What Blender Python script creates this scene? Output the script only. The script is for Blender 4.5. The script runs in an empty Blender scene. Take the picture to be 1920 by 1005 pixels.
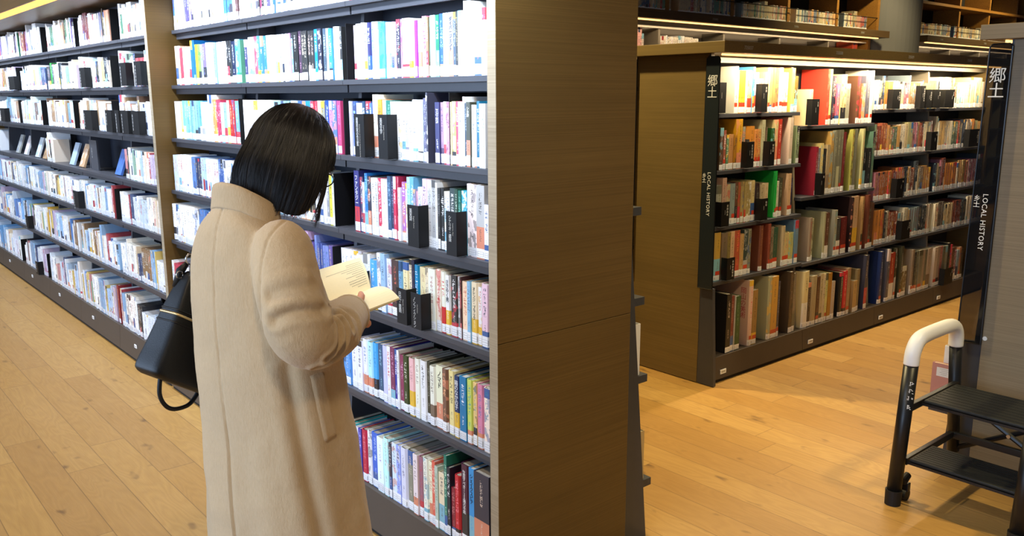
import bpy, bmesh, math, random
from mathutils import Vector, Matrix, noise
from mathutils.bvhtree import BVHTree
PI = math.pi
scene = bpy.context.scene
COL = scene.collection
R0 = random.Random(7)

# ------------------------------------------------------------------ camera
H_CAM = 1.5627
yaw, pitch, roll = math.radians(40.392), math.radians(11.394), math.radians(-0.169)
Fv = Vector((math.sin(yaw)*math.cos(pitch), math.cos(yaw)*math.cos(pitch), -math.sin(pitch)))
Rv = Vector((math.cos(yaw), -math.sin(yaw), 0))
Uv = Rv.cross(Fv)
R2 = Rv*math.cos(roll) + Uv*math.sin(roll)
U2 = -Rv*math.sin(roll) + Uv*math.cos(roll)
cam_d = bpy.data.cameras.new('camera')
cam_d.sensor_width = 36.0
cam_d.lens = 1599.1*36/1920
cam_d.clip_start = 0.05
cam = bpy.data.objects.new('camera', cam_d)
COL.objects.link(cam)
mw = Matrix((R2, U2, -Fv)).transposed().to_4x4()
mw.translation = Vector((0, 0, H_CAM))
cam.matrix_world = mw
scene.camera = cam

def px_of(p):
    d = Vector(p) - Vector((0, 0, H_CAM))
    z = d.dot(Fv)
    if z < 0.1: return None
    return 960 + 1599.1*d.dot(R2)/z, 502.5 - 1599.1*d.dot(U2)/z, z

# ------------------------------------------------------------------ view, world, lights
vs = scene.view_settings
vs.view_transform = 'Standard'; vs.look = 'None'; vs.gamma = 1; vs.exposure = 0.0
vs.use_curve_mapping = False
world = bpy.data.worlds.new('world'); scene.world = world; world.use_nodes = True
bg = world.node_tree.nodes['Background']
bg.inputs[0].default_value = (0.62, 0.78, 1.0, 1); bg.inputs[1].default_value = 1.2

def area(name, loc, target, sx, sy, power, color, spread=180):
    l = bpy.data.lights.new(name, 'AREA'); l.shape = 'RECTANGLE'
    l.size = sx; l.size_y = sy; l.energy = power; l.color = color; l.spread = math.radians(spread)
    o = bpy.data.objects.new(name, l); COL.objects.link(o); o.location = loc
    d = (Vector(target)-Vector(loc)).normalized()
    o.rotation_euler = d.to_track_quat('-Z', 'Y').to_euler()
    return o

def strip_light(name, loc, d, along, length, width, power, color, spread=180):
    """area light whose long side lies along a given axis"""
    l = bpy.data.lights.new(name, 'AREA'); l.shape = 'RECTANGLE'
    l.size = length; l.size_y = width; l.energy = power; l.color = color; l.spread = math.radians(spread)
    o = bpy.data.objects.new(name, l); COL.objects.link(o)
    zx = -Vector(d).normalized(); x = Vector(along).normalized(); y = zx.cross(x).normalized()
    m = Matrix((x, y, zx)).transposed().to_4x4(); m.translation = Vector(loc)
    o.matrix_world = m
    return o

COOL = (0.52, 0.70, 1.0); WARM = (1.0, 0.80, 0.40)
# daylight through the long windows of the left wall
strip_light('window_light', (-3.9, 4.5, 1.9), (1, 0, -0.12), (0, 1, 0), 11, 2.4, 470, COOL)
# light strip under the canopy of the tall bookcase
strip_light('canopy_light', (1.30, 6.0, 2.115), (0.62, 0, -1), (0, 1, 0), 9.0, 0.08, 128, (0.68, 0.82, 1.0), 120)
# lamp strips under the caps of the low bookcases
strip_light('cap_light_local', (5.5, 2.735, 1.762), (0, 0.30, -1), (1, 0, 0), 3.4, 0.03, 52, (1.0, 0.80, 0.52))
strip_light('cap_light_back', (6.2, 4.70, 2.15), (0, 0.5, -1), (1, 0, 0), 5.8, 0.03, 9, (1.0, 0.78, 0.50))
strip_light('cap_light_back', (11.8, 4.70, 2.15), (0, 0.5, -1), (1, 0, 0), 3.0, 0.03, 5, (1.0, 0.78, 0.50))
strip_light('cap_light_near', (4.6, 1.40, 1.762), (0, -0.30, -1), (1, 0, 0), 1.6, 0.03, 4, (1.0, 0.85, 0.65))
# warm ceiling spots
def spot(name, loc, target, power, color, size=70, r=0.08, blend=0.6):
    l = bpy.data.lights.new(name, 'SPOT'); l.energy = power; l.color = color
    l.spot_size = math.radians(size); l.spot_blend = blend; l.shadow_soft_size = r
    o = bpy.data.objects.new(name, l); COL.objects.link(o); o.location = loc
    d = (Vector(target)-Vector(loc)).normalized()
    o.rotation_euler = d.to_track_quat('-Z', 'Y').to_euler()
spot('ceiling_spot', (2.9, 3.9, 3.35), (2.9, 2.2, 0), 400, WARM, 95, 0.06)
spot('ceiling_spot', (3.4, 0.2, 3.35), (3.3, 1.2, 0), 170, WARM, 90, 0.08)
spot('ceiling_spot', (5.2, 1.9, 3.35), (5.2, 1.9, 0), 110, WARM, 80, 0.08)
spot('ceiling_spot', (0.2, 0.2, 3.35), (0.9, 1.9, 0.6), 110, (1.0, 0.78, 0.5), 90, 0.15)
spot('ceiling_spot', (0.3, 3.0, 3.35), (0.3, 3.0, 0), 90, (1.0, 0.80, 0.55), 110, 0.15)
spot('ceiling_spot', (0.3, 6.5, 3.35), (0.3, 6.5, 0), 90, (1.0, 0.80, 0.55), 110, 0.15)
spot('ceiling_spot', (8.5, 3.6, 3.35), (8.5, 4.6, 2.3), 190, WARM, 100, 0.10)
spot('ceiling_spot', (12.0, 3.6, 3.35), (11.8, 4.8, 2.3), 170, WARM, 100, 0.10)

# ------------------------------------------------------------------ node helpers
class NT:
    def __init__(s, name, rough=0.5, spec=0.5):
        s.mat = bpy.data.materials.new(name); s.mat.use_nodes = True
        s.t = s.mat.node_tree; s.b = s.t.nodes['Principled BSDF']
        s.b.inputs['Roughness'].default_value = rough
        s.b.inputs['Specular IOR Level'].default_value = spec
    def n(s, ty, **kw):
        x = s.t.nodes.new(ty)
        for k, v in kw.items(): setattr(x, k, v)
        return x
    def lk(s, a, b): s.t.links.new(a, b)
    def put(s, sock, v):
        if v is None: return
        if isinstance(v, bpy.types.NodeSocket): s.lk(v, sock)
        else: sock.default_value = v
    def m(s, op, a, b=None, c=None):
        x = s.n('ShaderNodeMath', operation=op)
        s.put(x.inputs[0], a); s.put(x.inputs[1], b); s.put(x.inputs[2], c)
        return x.outputs[0]
    def mix(s, f, a, b, bt='MIX'):
        x = s.n('ShaderNodeMix', data_type='RGBA', blend_type=bt)
        s.put(x.inputs[0], f); s.put(x.inputs[6], a); s.put(x.inputs[7], b)
        return x.outputs[2]
    def xyz(s, v):
        x = s.n('ShaderNodeSeparateXYZ'); s.lk(v, x.inputs[0]); return x.outputs
    def comb(s, a, b, c):
        x = s.n('ShaderNodeCombineXYZ'); s.put(x.inputs[0], a); s.put(x.inputs[1], b); s.put(x.inputs[2], c)
        return x.outputs[0]
    def noise(s, v, scale, detail=3, rough=0.5, dist=0):
        x = s.n('ShaderNodeTexNoise'); s.put(x.inputs['Vector'], v)
        x.inputs['Scale'].default_value = scale; x.inputs['Detail'].default_value = detail
        x.inputs['Roughness'].default_value = rough; x.inputs['Distortion'].default_value = dist
        return x.outputs[0]
    def white(s, v):
        x = s.n('ShaderNodeTexWhiteNoise', noise_dimensions='3D'); s.lk(v, x.inputs['Vector']); return x.outputs[0]
    def ramp(s, f, stops):
        x = s.n('ShaderNodeValToRGB'); s.lk(f, x.inputs[0]); e = x.color_ramp.elements
        while len(e) < len(stops): e.new(0.5)
        for i, (p, c) in enumerate(stops): e[i].position = p; e[i].color = (*c, 1)
        return x.outputs[0]
    def bump(s, h, strength=0.3, dist=0.002):
        x = s.n('ShaderNodeBump'); x.inputs['Strength'].default_value = strength
        x.inputs['Distance'].default_value = dist; s.lk(h, x.inputs['Height']); s.lk(x.outputs[0], s.b.inputs['Normal'])
    def obj(s): return s.n('ShaderNodeTexCoord').outputs['Object']
    def pos(s): return s.n('ShaderNodeNewGeometry').outputs['Position']
    def attr(s, name):
        return s.n('ShaderNodeAttribute', attribute_name=name)
    def base(s, c): s.put(s.b.inputs['Base Color'], c)

def lin(c):
    return tuple((x/12.92 if x <= 0.04045 else ((x+0.055)/1.055)**2.4) for x in c)
def hx(s):
    if len(s) == 3: s = ''.join(ch*2 for ch in s)
    return lin(tuple(int(s[i:i+2], 16)/255 for i in (0, 2, 4)))

def plain(name, c, rough=0.5, spec=0.5, metal=0, nscale=0, namp=0.1, bump=0, bscale=300):
    t = NT(name, rough, spec); c = hx(c)
    t.b.inputs['Metallic'].default_value = metal
    if nscale:
        n = t.noise(t.obj(), nscale, 4)
        f = t.m('MULTIPLY_ADD', n, 2*namp, 1-namp)
        t.base(t.mix(1.0, (*c, 1), t.comb(f, f, f), 'MULTIPLY'))
    else: t.base((*c, 1))
    if bump: t.bump(t.noise(t.obj(), bscale, 3), bump, 0.001)
    return t.mat

MAT = {}
MAT['steel'] = plain('charcoal_steel', '404147', 0.38, 0.5, 0.0, 30, 0.08)
MAT['back_steel'] = plain('blue_grey_steel', '282c37', 0.5, 0.4, 0.0, 8, 0.08)
MAT['plate'] = plain('black_steel_plate', '0a0a0b', 0.5, 0.35)
MAT['kick'] = plain('dark_brown_kickboard', '4b4138', 0.5, 0.4, 0, 12, 0.1)
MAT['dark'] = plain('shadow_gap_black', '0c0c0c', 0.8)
MAT['sign_ink'] = plain('soft_white_lettering', 'c4c4c0', 0.5)
MAT['white_ink'] = plain('white_lettering', 'f2f2f0', 0.5)
MAT['grey_ink'] = plain('pale_grey_lettering', 'b4b0a6', 0.5)
MAT['red_ink'] = plain('red_lettering', 'b8384c', 0.5)
MAT['black_ink'] = plain('black_lettering', '1c1816', 0.5)
MAT['rail'] = plain('pale_rail', 'd8ccb8', 0.5)
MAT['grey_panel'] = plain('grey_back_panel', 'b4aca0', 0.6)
MAT['paint'] = plain('white_wall_paint', 'cfcac2', 0.8)
MAT['ceil'] = plain('dark_ceiling_paint', '8a8078', 0.8)

def veneer(name, c1, c2, axis, sc=1.0, rough=0.45):
    """open grained wood veneer, its grain running along the given axis"""
    t = NT(name, rough, 0.35)
    x = t.xyz(t.pos())
    s = {0: (1.2, 60, 260), 1: (60, 1.2, 260), 2: (120, 120, 2.0)}[axis]
    v = t.comb(t.m('MULTIPLY', x[0], s[0]*sc), t.m('MULTIPLY', x[1], s[1]*sc), t.m('MULTIPLY', x[2], s[2]*sc))
    n1 = t.noise(v, 1.0, 6, 0.65)
    v2 = t.comb(t.m('MULTIPLY', x[0], 1.5), t.m('MULTIPLY', x[1], 1.5), t.m('MULTIPLY', x[2], 7))
    n2 = t.noise(v2, 1.0, 3, 0.6)
    f = t.m('ADD', t.m('MULTIPLY', n1, 0.75), t.m('MULTIPLY', n2, 0.35))
    t.base(t.ramp(f, [(0.32, hx(c1)), (0.72, hx(c2))]))
    t.bump(n1, 0.25, 0.0006)
    return t.mat
MAT['veneer'] = veneer('brown_oak_veneer', '56401c', '6c5228', 0)
MAT['veneer_y'] = veneer('brown_oak_veneer_side', '56401c', '6c5228', 1)
MAT['veneer_local'] = veneer('olive_oak_veneer', '655430', '80693c', 1)
MAT['veneer_near'] = veneer('grey_brown_oak_veneer', '766852', '93846b', 1)
MAT['veneer_edge'] = veneer('pale_veneer_edge', '8f8068', 'b5a58a', 1)
MAT['fascia'] = veneer('dark_brown_fascia', '4a3824', '6e583a', 0)
MAT['shelf_wood'] = veneer('warm_shelf_wood', '6e4c20', 'b07c38', 0)

def glow(name, c, strength):
    t = NT(name); t.b.inputs['Base Color'].default_value = (*hx(c), 1)
    t.b.inputs['Emission Color'].default_value = (*hx(c), 1); t.b.inputs['Emission Strength'].default_value = strength
    return t.mat
MAT['led_warm'] = glow('warm_light_strip', 'ffc270', 3.0)
MAT['led_orange'] = glow('orange_light_strip', 'ffb24a', 1.7)

def floor_mat():
    t = NT('oak_plank_floor', 0.42, 0.4)
    x = t.xyz(t.pos()); W = 0.15
    row = t.m('FLOOR', t.m('DIVIDE', x[0], W))
    fx = t.m('FRACT', t.m('DIVIDE', x[0], W))
    r1 = t.white(t.comb(row, 3.3, 1.7))
    ln = t.m('MULTIPLY_ADD', t.white(t.comb(row, 9.1, 4.2)), 0.7, 0.95)
    yy = t.m('DIVIDE', t.m('MULTIPLY_ADD', r1, 7.0, x[1]), ln)
    cell = t.m('FLOOR', yy); fy = t.m('FRACT', yy)
    rnd = t.white(t.comb(row, cell, 5.5)); rnd2 = t.white(t.comb(row, cell, 11.5))
    off = t.m('MULTIPLY', rnd, 37.0)
    # cathedral grain: rings of a stretched, distorted noise
    g = t.comb(t.m('ADD', t.m('MULTIPLY', x[0], 7.0), off), t.m('ADD', t.m('MULTIPLY', x[1], 1.3), off), 0.0)
    base_n = t.noise(g, 1.0, 2, 0.5, 0.4)
    rings = t.m('FRACT', t.m('MULTIPLY', base_n, 16.0))
    rings = t.m('ABSOLUTE', t.m('SUBTRACT', rings, 0.5))
    fine = t.noise(t.comb(t.m('MULTIPLY', x[0], 260), t.m('MULTIPLY', x[1], 9), off), 1.0, 4, 0.6)
    soft = t.noise(t.comb(t.m('MULTIPLY', x[0], 9), t.m('MULTIPLY', x[1], 4), off), 1.0, 3, 0.6)
    kn = t.noise(t.comb(t.m('MULTIPLY', x[0], 13), t.m('MULTIPLY', x[1], 6.5), off), 1.0, 2, 0.5)
    knot = t.m('MULTIPLY', t.m('SMOOTH_MIN', 1.0, t.m('MAXIMUM', t.m('MULTIPLY', t.m('SUBTRACT', kn, 0.665), 9.0), 0.0), 0.1), 0.75)
    c = t.mix(rnd, (*hx('b5883f'), 1), (*hx('d0a65e'), 1))
    c = t.mix(t.m('MULTIPLY', rnd2, 0.65), c, (*hx('a67c42'), 1))
    c = t.mix(t.m('MULTIPLY', t.m('SUBTRACT', 0.5, rings), 0.55), c, (*hx('8a6028'), 1))
    c = t.mix(t.m('MULTIPLY', fine, 0.42), c, (*hx('8f6630'), 1))
    c = t.mix(t.m('MULTIPLY', soft, 0.25), c, (*hx('dcae6c'), 1))
    c = t.mix(knot, c, (*hx('5b3c20'), 1))
    gx = t.m('MINIMUM', fx, t.m('SUBTRACT', 1.0, fx)); gy = t.m('MULTIPLY', t.m('MINIMUM', fy, t.m('SUBTRACT', 1.0, fy)), 8.0)
    gap = t.m('LESS_THAN', t.m('MINIMUM', gx, gy), 0.011)
    c = t.mix(t.m('MULTIPLY', gap, 0.5), c, (*hx('4c3218'), 1))
    t.base(c)
    t.put(t.b.inputs['Roughness'], t.m('MULTIPLY_ADD', fine, 0.2, 0.33))
    t.bump(t.m('SUBTRACT', t.m('MULTIPLY', fine, 0.3), gap), 0.25, 0.001)
    return t.mat
MAT['floor'] = floor_mat()

# book materials read the colours stored on each face
def book_mat():
    t = NT('book_cover', 0.34, 0.5)
    col = t.attr('col').outputs['Color']; tcol = t.attr('tcol').outputs['Color']; bcol = t.attr('bcol').outputs['Color']
    info = t.xyz(t.attr('info').outputs['Vector'])      # thickness, height, seed
    uv = t.n('ShaderNodeUVMap', uv_map='suv').outputs[0]
    u, v, _ = t.xyz(uv); th, h, seed = info
    on = t.m('GREATER_THAN', u, -1.0)
    s2 = t.m('FRACT', t.m('MULTIPLY', seed, 17.31)); s3 = t.m('FRACT', t.m('MULTIPLY', seed, 71.7)); s4 = t.m('FRACT', t.m('MULTIPLY', seed, 233.1))
    # colour band at the foot or the head of the spine
    lim = t.m('MULTIPLY_ADD', s3, 0.3, 0.16)
    band = t.m('MULTIPLY', t.m('LESS_THAN', v, lim), t.m('GREATER_THAN', s2, 0.62))
    band2 = t.m('MULTIPLY', t.m('GREATER_THAN', v, t.m('SUBTRACT', 1.0, t.m('MULTIPLY', lim, 0.5))), t.m('LESS_THAN', s2, 0.12))
    b = t.m('MULTIPLY', t.m('MAXIMUM', band, band2), on)
    c = t.mix(b, col, bcol)
    # cover picture blotches on some spines
    pos = t.comb(t.m('MULTIPLY', u, t.m('MULTIPLY', th, 40)), t.m('MULTIPLY', v, t.m('MULTIPLY', h, 28)), t.m('MULTIPLY', seed, 91))
    pn = t.m('GREATER_THAN', t.noise(pos, 1.0, 2), 0.56)
    pic = t.m('MULTIPLY', t.m('MULTIPLY', pn, t.m('GREATER_THAN', s4, 0.72)), on)
    c = t.mix(t.m('MULTIPLY', pic, 0.6), c, bcol)
    def glyphs(cs, v0, v1, half, shift, k):
        x = t.m('DIVIDE', t.m('MULTIPLY', t.m('SUBTRACT', u, 0.5), th), cs)     # in cells
        y = t.m('DIVIDE', t.m('MULTIPLY', v, h), cs)
        xx = t.m('ADD', x, 0.5); fy = t.m('FRACT', y); cell = t.m('FLOOR', y)
        cx = t.m('FLOOR', t.m('MULTIPLY', xx, 5)); cy = t.m('FLOOR', t.m('MULTIPLY', fy, 5))
        hb = t.m('GREATER_THAN', t.white(t.comb(cell, cy, t.m('ADD', seed, k))), 0.62)
        vb = t.m('GREATER_THAN', t.white(t.comb(cell, t.m('ADD', cx, 31.0), t.m('ADD', seed, k))), 0.66)
        sp = t.m('GREATER_THAN', t.white(t.comb(t.m('ADD', cx, t.m('MULTIPLY', cell, 9.0)), cy, t.m('ADD', seed, k))), 0.38)
        ink = t.m('MULTIPLY', t.m('MAXIMUM', hb, vb), sp)
        ins = t.m('MULTIPLY', t.m('LESS_THAN', t.m('ABSOLUTE', x), half), t.m('LESS_THAN', t.m('ABSOLUTE', t.m('SUBTRACT', fy, 0.5)), 0.42))
        rg = t.m('MULTIPLY', t.m('GREATER_THAN', v, v0), t.m('LESS_THAN', v, v1))
        return t.m('MULTIPLY', t.m('MULTIPLY', ink, ins), rg)
    cs = t.m('MINIMUM', t.m('MULTIPLY', th, 0.60), 0.0125)
    g1 = glyphs(cs, t.m('MULTIPLY_ADD', s3, 0.2, 0.42), t.m('MULTIPLY_ADD', s4, 0.08, 0.88), 0.5, 0, 0.0)
    g2 = glyphs(t.m('MULTIPLY', cs, 0.58), 0.245, t.m('MULTIPLY_ADD', s3, 0.08, 0.33), 0.5, 0, 5.0)
    g = t.m('MULTIPLY', t.m('MAXIMUM', g1, g2), on)
    c = t.mix(t.m('MULTIPLY', g, 0.85), c, tcol)
    t.base(c)
    t.b.inputs['Coat Weight'].default_value = 0.25; t.b.inputs['Coat Roughness'].default_value = 0.15
    return t.mat
MAT['book'] = book_mat()
def pages_mat():
    t = NT('book_pages', 0.85, 0.2)
    c = t.attr('col').outputs['Color']
    x = t.xyz(t.obj())
    n = t.noise(t.comb(t.m('MULTIPLY', x[0], 900), t.m('MULTIPLY', x[1], 900), t.m('MULTIPLY', x[2], 2)), 1.0, 2)
    t.base(t.mix(t.m('MULTIPLY', n, 0.35), c, (*hx('8a8070'), 1)))
    return t.mat
MAT['pages'] = pages_mat()
def label_mat():
    t = NT('call_number_label', 0.3, 0.5)
    c = t.attr('col').outputs['Color']
    uv = t.n('ShaderNodeUVMap', uv_map='suv').outputs[0]; u, v, _ = t.xyz(uv)
    eu = t.m('ABSOLUTE', t.m('SUBTRACT', u, 0.5)); ev = t.m('ABSOLUTE', t.m('SUBTRACT', v, 0.42))
    box = t.m('MULTIPLY', t.m('LESS_THAN', eu, 0.40), t.m('LESS_THAN', ev, 0.26))
    inner = t.m('MULTIPLY', t.m('LESS_THAN', eu, 0.33), t.m('LESS_THAN', ev, 0.22))
    line = t.m('SUBTRACT', box, inner)
    mid = t.m('MULTIPLY', inner, t.m('LESS_THAN', t.m('ABSOLUTE', t.m('SUBTRACT', v, 0.42)), 0.025))
    on = t.m('GREATER_THAN', u, -1.0)
    l = t.m('MULTIPLY', t.m('MULTIPLY', t.m('MAXIMUM', line, mid), on), 0.5)
    t.base(t.mix(l, c, (*hx('555560'), 1)))
    t.b.inputs['Coat Weight'].default_value = 0.4; t.b.inputs['Coat Roughness'].default_value = 0.1
    return t.mat
MAT['label'] = label_mat()

# ------------------------------------------------------------------ mesh helpers
def link(name, me, parent=None, loc=None, rotz=None):
    o = bpy.data.objects.new(name, me); COL.objects.link(o)
    if parent is not None: o.parent = parent
    if loc is not None: o.location = loc
    if rotz is not None: o.rotation_euler = (0, 0, rotz)
    return o
def tag(o, label, cat, group=None, kind=None):
    if label: o['label'] = label
    if cat: o['category'] = cat
    if group: o['group'] = group
    if kind: o['kind'] = kind
    return o
def thing(name, label, cat, loc=(0, 0, 0), rotz=0, group=None):
    return tag(link(name, None, None, loc, rotz), label, cat, group)

class MB:
    """collects boxes, prisms and tubes for one mesh"""
    def __init__(s): s.bm = bmesh.new()
    def box(s, x0, x1, y0, y1, z0, z1, bev=0):
        vs_ = [s.bm.verts.new((x, y, z)) for z in (z0, z1) for y in (y0, y1) for x in (x0, x1)]
        fs = [s.bm.faces.new([vs_[i] for i in q]) for q in ((0, 2, 3, 1), (4, 5, 7, 6), (0, 1, 5, 4), (2, 6, 7, 3), (0, 4, 6, 2), (1, 3, 7, 5))]
        if bev:
            es = list({e for f in fs for e in f.edges})
            bmesh.ops.bevel(s.bm, geom=es, offset=bev, segments=2, profile=0.5, affect='EDGES')
        return s
    def prism(s, poly, axis, a, b):
        """polygon in the plane across AXIS, pushed from a to b; poly points are the two other coordinates in xyz order"""
        def P(p, q):
            if axis == 0: return (q, p[0], p[1])
            if axis == 1: return (p[0], q, p[1])
            return (p[0], p[1], q)
        A = [s.bm.verts.new(P(p, a)) for p in poly]; B = [s.bm.verts.new(P(p, b)) for p in poly]
        n = len(poly); s.bm.faces.new(A); s.bm.faces.new(B[::-1])
        for i in range(n): s.bm.faces.new((A[i], B[i], B[(i+1) % n], A[(i+1) % n]))
        return s
    def tube(s, pts, rad, seg=12, cap=True, flat=None):
        pts = [Vector(p) for p in pts]; n = len(pts)
        rads = rad if isinstance(rad, (list, tuple)) else [rad]*n
        prev = None; rings = []
        for i, p in enumerate(pts):
            d = ((pts[min(i+1, n-1)]-p).normalized() + (p-pts[max(i-1, 0)]).normalized()).normalized()
            if prev is None:
                x = d.orthogonal().normalized()
            else:
                x = (prev - d*prev.dot(d)).normalized()
            y = d.cross(x); prev = x
            ry = flat if flat else 1
            rings.append([s.bm.verts.new(p + x*math.cos(a)*rads[i] + y*math.sin(a)*rads[i]*ry) for a in [2*PI*k/seg for k in range(seg)]])
        for i in range(n-1):
            for k in range(seg): s.bm.faces.new((rings[i][k], rings[i][(k+1) % seg], rings[i+1][(k+1) % seg], rings[i+1][k]))
        if cap: s.bm.faces.new(rings[0][::-1]); s.bm.faces.new(rings[-1])
        return s
    def loft(s, rings, cap=True):
        R = [[s.bm.verts.new(p) for p in r] for r in rings]; n = len(R[0])
        for i in range(len(R)-1):
            for k in range(n): s.bm.faces.new((R[i][k], R[i][(k+1) % n], R[i+1][(k+1) % n], R[i+1][k]))
        if cap: s.bm.faces.new(R[0][::-1]); s.bm.faces.new(R[-1])
        return s
    def ball(s, c, r, scale=(1, 1, 1), seg=20, M=None):
        m = Matrix.Translation(Vector(c)) @ (M or Matrix()) @ Matrix.Diagonal((*[r*k for k in scale], 1))
        bmesh.ops.create_uvsphere(s.bm, u_segments=seg, v_segments=seg//2, radius=1, matrix=m)
        return s
    def mesh(s, name, mat, smooth=False):
        bmesh.ops.recalc_face_normals(s.bm, faces=s.bm.faces[:])
        me = bpy.data.meshes.new(name); s.bm.to_mesh(me); s.bm.free()
        me.materials.append(MAT[mat] if isinstance(mat, str) else mat)
        if smooth:
            for p in me.polygons: p.use_smooth = True
        return me
    def obj(s, name, mat, parent=None, smooth=False, loc=None):
        return link(name, s.mesh(name, mat, smooth), parent, loc)

def text(txt, size, loc, right, up, mat, parent, name='lettering', vertical=False, depth=0.0006, spacing=1.05, wide=1.0, line=1.0):
    """lettering as a mesh; loc is its top left corner, right and up its reading axes"""
    cu = bpy.data.curves.new('t', 'FONT'); cu.body = '\n'.join(txt) if vertical else txt
    cu.size = size; cu.extrude = depth; cu.resolution_u = 2; cu.space_line = line if vertical else 1.0
    if vertical: cu.align_x = 'CENTER'
    cu.space_character = spacing
    o = bpy.data.objects.new('t', cu); COL.objects.link(o)
    dg = bpy.context.evaluated_depsgraph_get(); dg.update()
    me = bpy.data.meshes.new_from_object(o.evaluated_get(dg)); bpy.data.objects.remove(o); bpy.data.curves.remove(cu)
    r, u = Vector(right).normalized(), Vector(up).normalized(); n = r.cross(u)
    m = Matrix((r*wide, u, n)).transposed().to_4x4(); m.translation = Vector(loc)
    me.transform(m); me.materials.clear(); me.materials.append(MAT[mat]); me.name = name
    return link(name, me, parent)

# ------------------------------------------------------------------ setting
def struct(o): o['kind'] = 'structure'; return o
X0, X1, Y0, Y1, ZC = -4.2, 14.0, -3.5, 12.5, 3.7
struct(MB().box(X0, X1, Y0, Y1, -0.1, 0).obj('floor', 'floor'))
struct(MB().box(X0, X1, Y0, Y1, ZC, ZC+0.1).obj('ceiling', 'ceil'))
struct(MB().box(X0, X1, Y1, Y1+0.15, 0, ZC).obj('wall_back', 'paint'))
struct(MB().box(X0, X1, Y0-0.15, Y0, 0, ZC).obj('wall_front', 'paint'))
struct(MB().box(X1, X1+0.15, Y0, Y1, 0, ZC).obj('wall_right', 'paint'))
w = MB()
w.box(X0-0.15, X0, Y0, Y1, 0, 0.5).box(X0-0.15, X0, Y0, Y1, 3.2, ZC)
for a, b in ((-3.5, -1.2), (10.4, 12.5)): w.box(X0-0.15, X0, a, b, 0.5, 3.2)
struct(w.obj('wall_left', 'paint'))
g = MB()
for k in range(7):
    y = -1.2 + k*11.6/6; g.box(X0-0.1, X0-0.04, y-0.03, y+0.03, 0.5, 3.2)
g.box(X0-0.1, X0-0.04, -1.2, 10.4, 0.5, 0.56).box(X0-0.1, X0-0.04, -1.2, 10.4, 3.14, 3.2)
struct(g.obj('window_1', 'steel'))
# ------------------------------------------------------------------ bookcase geometry shared by everything on the shelves
BAY = 0.9
LX0, LS, LY0 = 1.4617, 0.08, 1.9186          # tall case: front face x = LX0 + LS z, joints at LY0 + k BAY
RX0, RY0, RS = 3.744, 2.692, 0.08            # low case: front face y = RY0 + RS z, joints at RX0 + k BAY
def LX(z): return LX0 + LS*z
def RY(z): return RY0 + RS*z
LZ = {'A': 1.8989, 'B': 1.6225, 'C': 1.352, 'D': 1.0815, 'E': 0.8179, 'F': 0.5008, 'G': 0.1662}
RZ = {'a': 1.4654, 'b': 1.1631, 'c': 0.8614, 'd': 0.5649, 'e': 0.1482}
RZ2 = {'a': 1.381, 'b': 0.956, 'c': 0.555, 'e': 0.1482}
MAT['rail_dull'] = plain('dull_beige_steel', '5c564a', 0.5, 0.4)
MAT['rail_steel'] = plain('pale_steel_edge', '8a8272', 0.45, 0.5)

def tall_case(name, label, k0, k1, ystart, yend):
    t = thing(name, label, 'bookcase', (LX(0), ystart, 0))
    def P(mb, nm, mat): 
        o = mb.obj(nm, mat); o.parent = t; o.matrix_parent_inverse = Matrix.Translation((-LX(0), -ystart, 0)); return o
    for k in range(k0, k1):
        a = max(LY0+k*BAY, ystart)+0.0015; b = min(LY0+(k+1)*BAY, yend)-0.0015
        if k == 0: a = ystart
        for r, z in LZ.items():
            if r == 'G': continue
            x = LX(z); s = MB().box(x, 1.765, a, b, z-0.018, z, 0.001)
            s.box(x+0.022, x+0.034, a+0.004, b-0.004, z-0.045, z-0.0181)
            P(s, 'shelf', 'steel')
        z = LZ['G']
        P(MB().prism([(LX(0.02), 0.02), (LX(z), z), (1.765, z), (1.765, 0.02)], 1, a, b), 'kickboard', 'kick')
        P(MB().box(1.765, 1.773, a, b, z, 2.12), 'back_panel', 'back_steel')
        if k > k0:
            j = LY0+k*BAY
            u = MB().prism([(LX(z)+0.075, z+0.0005), (LX(2.118)+0.075, 2.118), (1.764, 2.118), (1.764, z+0.0005)], 1, j-0.011, j+0.011)
            P(u, 'upright', 'steel')
        yl = LY0+k*BAY+0.05 + (0.64 if k < 3 else 0.53)
        n = MB().box(LX(0.1)-0.006, LX(0.1)-0.002, yl-0.02, yl+0.02, 0.092, 0.112).obj('number_plate', 'white_ink')
        n.parent = t; n.matrix_parent_inverse = Matrix.Translation((-LX(0), -ystart, 0)); n['label'] = 'small white number plate'
        d = MB().box(LX(0.1)-0.0066, LX(0.1)-0.006, yl-0.014, yl+0.014, 0.098, 0.106).obj('plate_number', 'grey_ink', None)
        d.parent = n
    P(MB().box(LX(0)+0.012, 1.765, ystart, yend, 0, 0.0195), 'toe_recess', 'dark')
    # canopy with its light strip, and the shelf above it
    c = MB().box(1.2621, 1.765, ystart, yend, 2.135, 2.20).box(1.25, 1.262, ystart, yend, 2.124, 2.240)
    P(c, 'canopy', 'veneer_y')
    P(MB().box(1.266, 1.362, ystart+0.02, yend-0.02, 2.127, 2.1345), 'light_strip', 'led_orange')
    P(MB().box(1.765, 1.773, ystart, yend, 2.12, 2.6), 'upper_back_panel', 'back_steel')
    return t, P
central, PC = tall_case('bookcase', 'tall dark steel bookcase that the woman in the camel coat faces', 0, 3, 1.8495, 4.60)
o = MB().box(1.488, 2.052, 1.8125, 1.849, 0.866, 2.235, 0.0015).obj('end_panel', 'veneer', central)
o.matrix_parent_inverse = Matrix.Translation((-LX(0), -1.8495, 0)); o['label'] = 'upper board of the wide brown wood end panel'
o = MB().box(1.488, 2.052, 1.8125, 1.849, 0.0, 0.8645, 0.0015).obj('end_panel', 'veneer', central)
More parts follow.
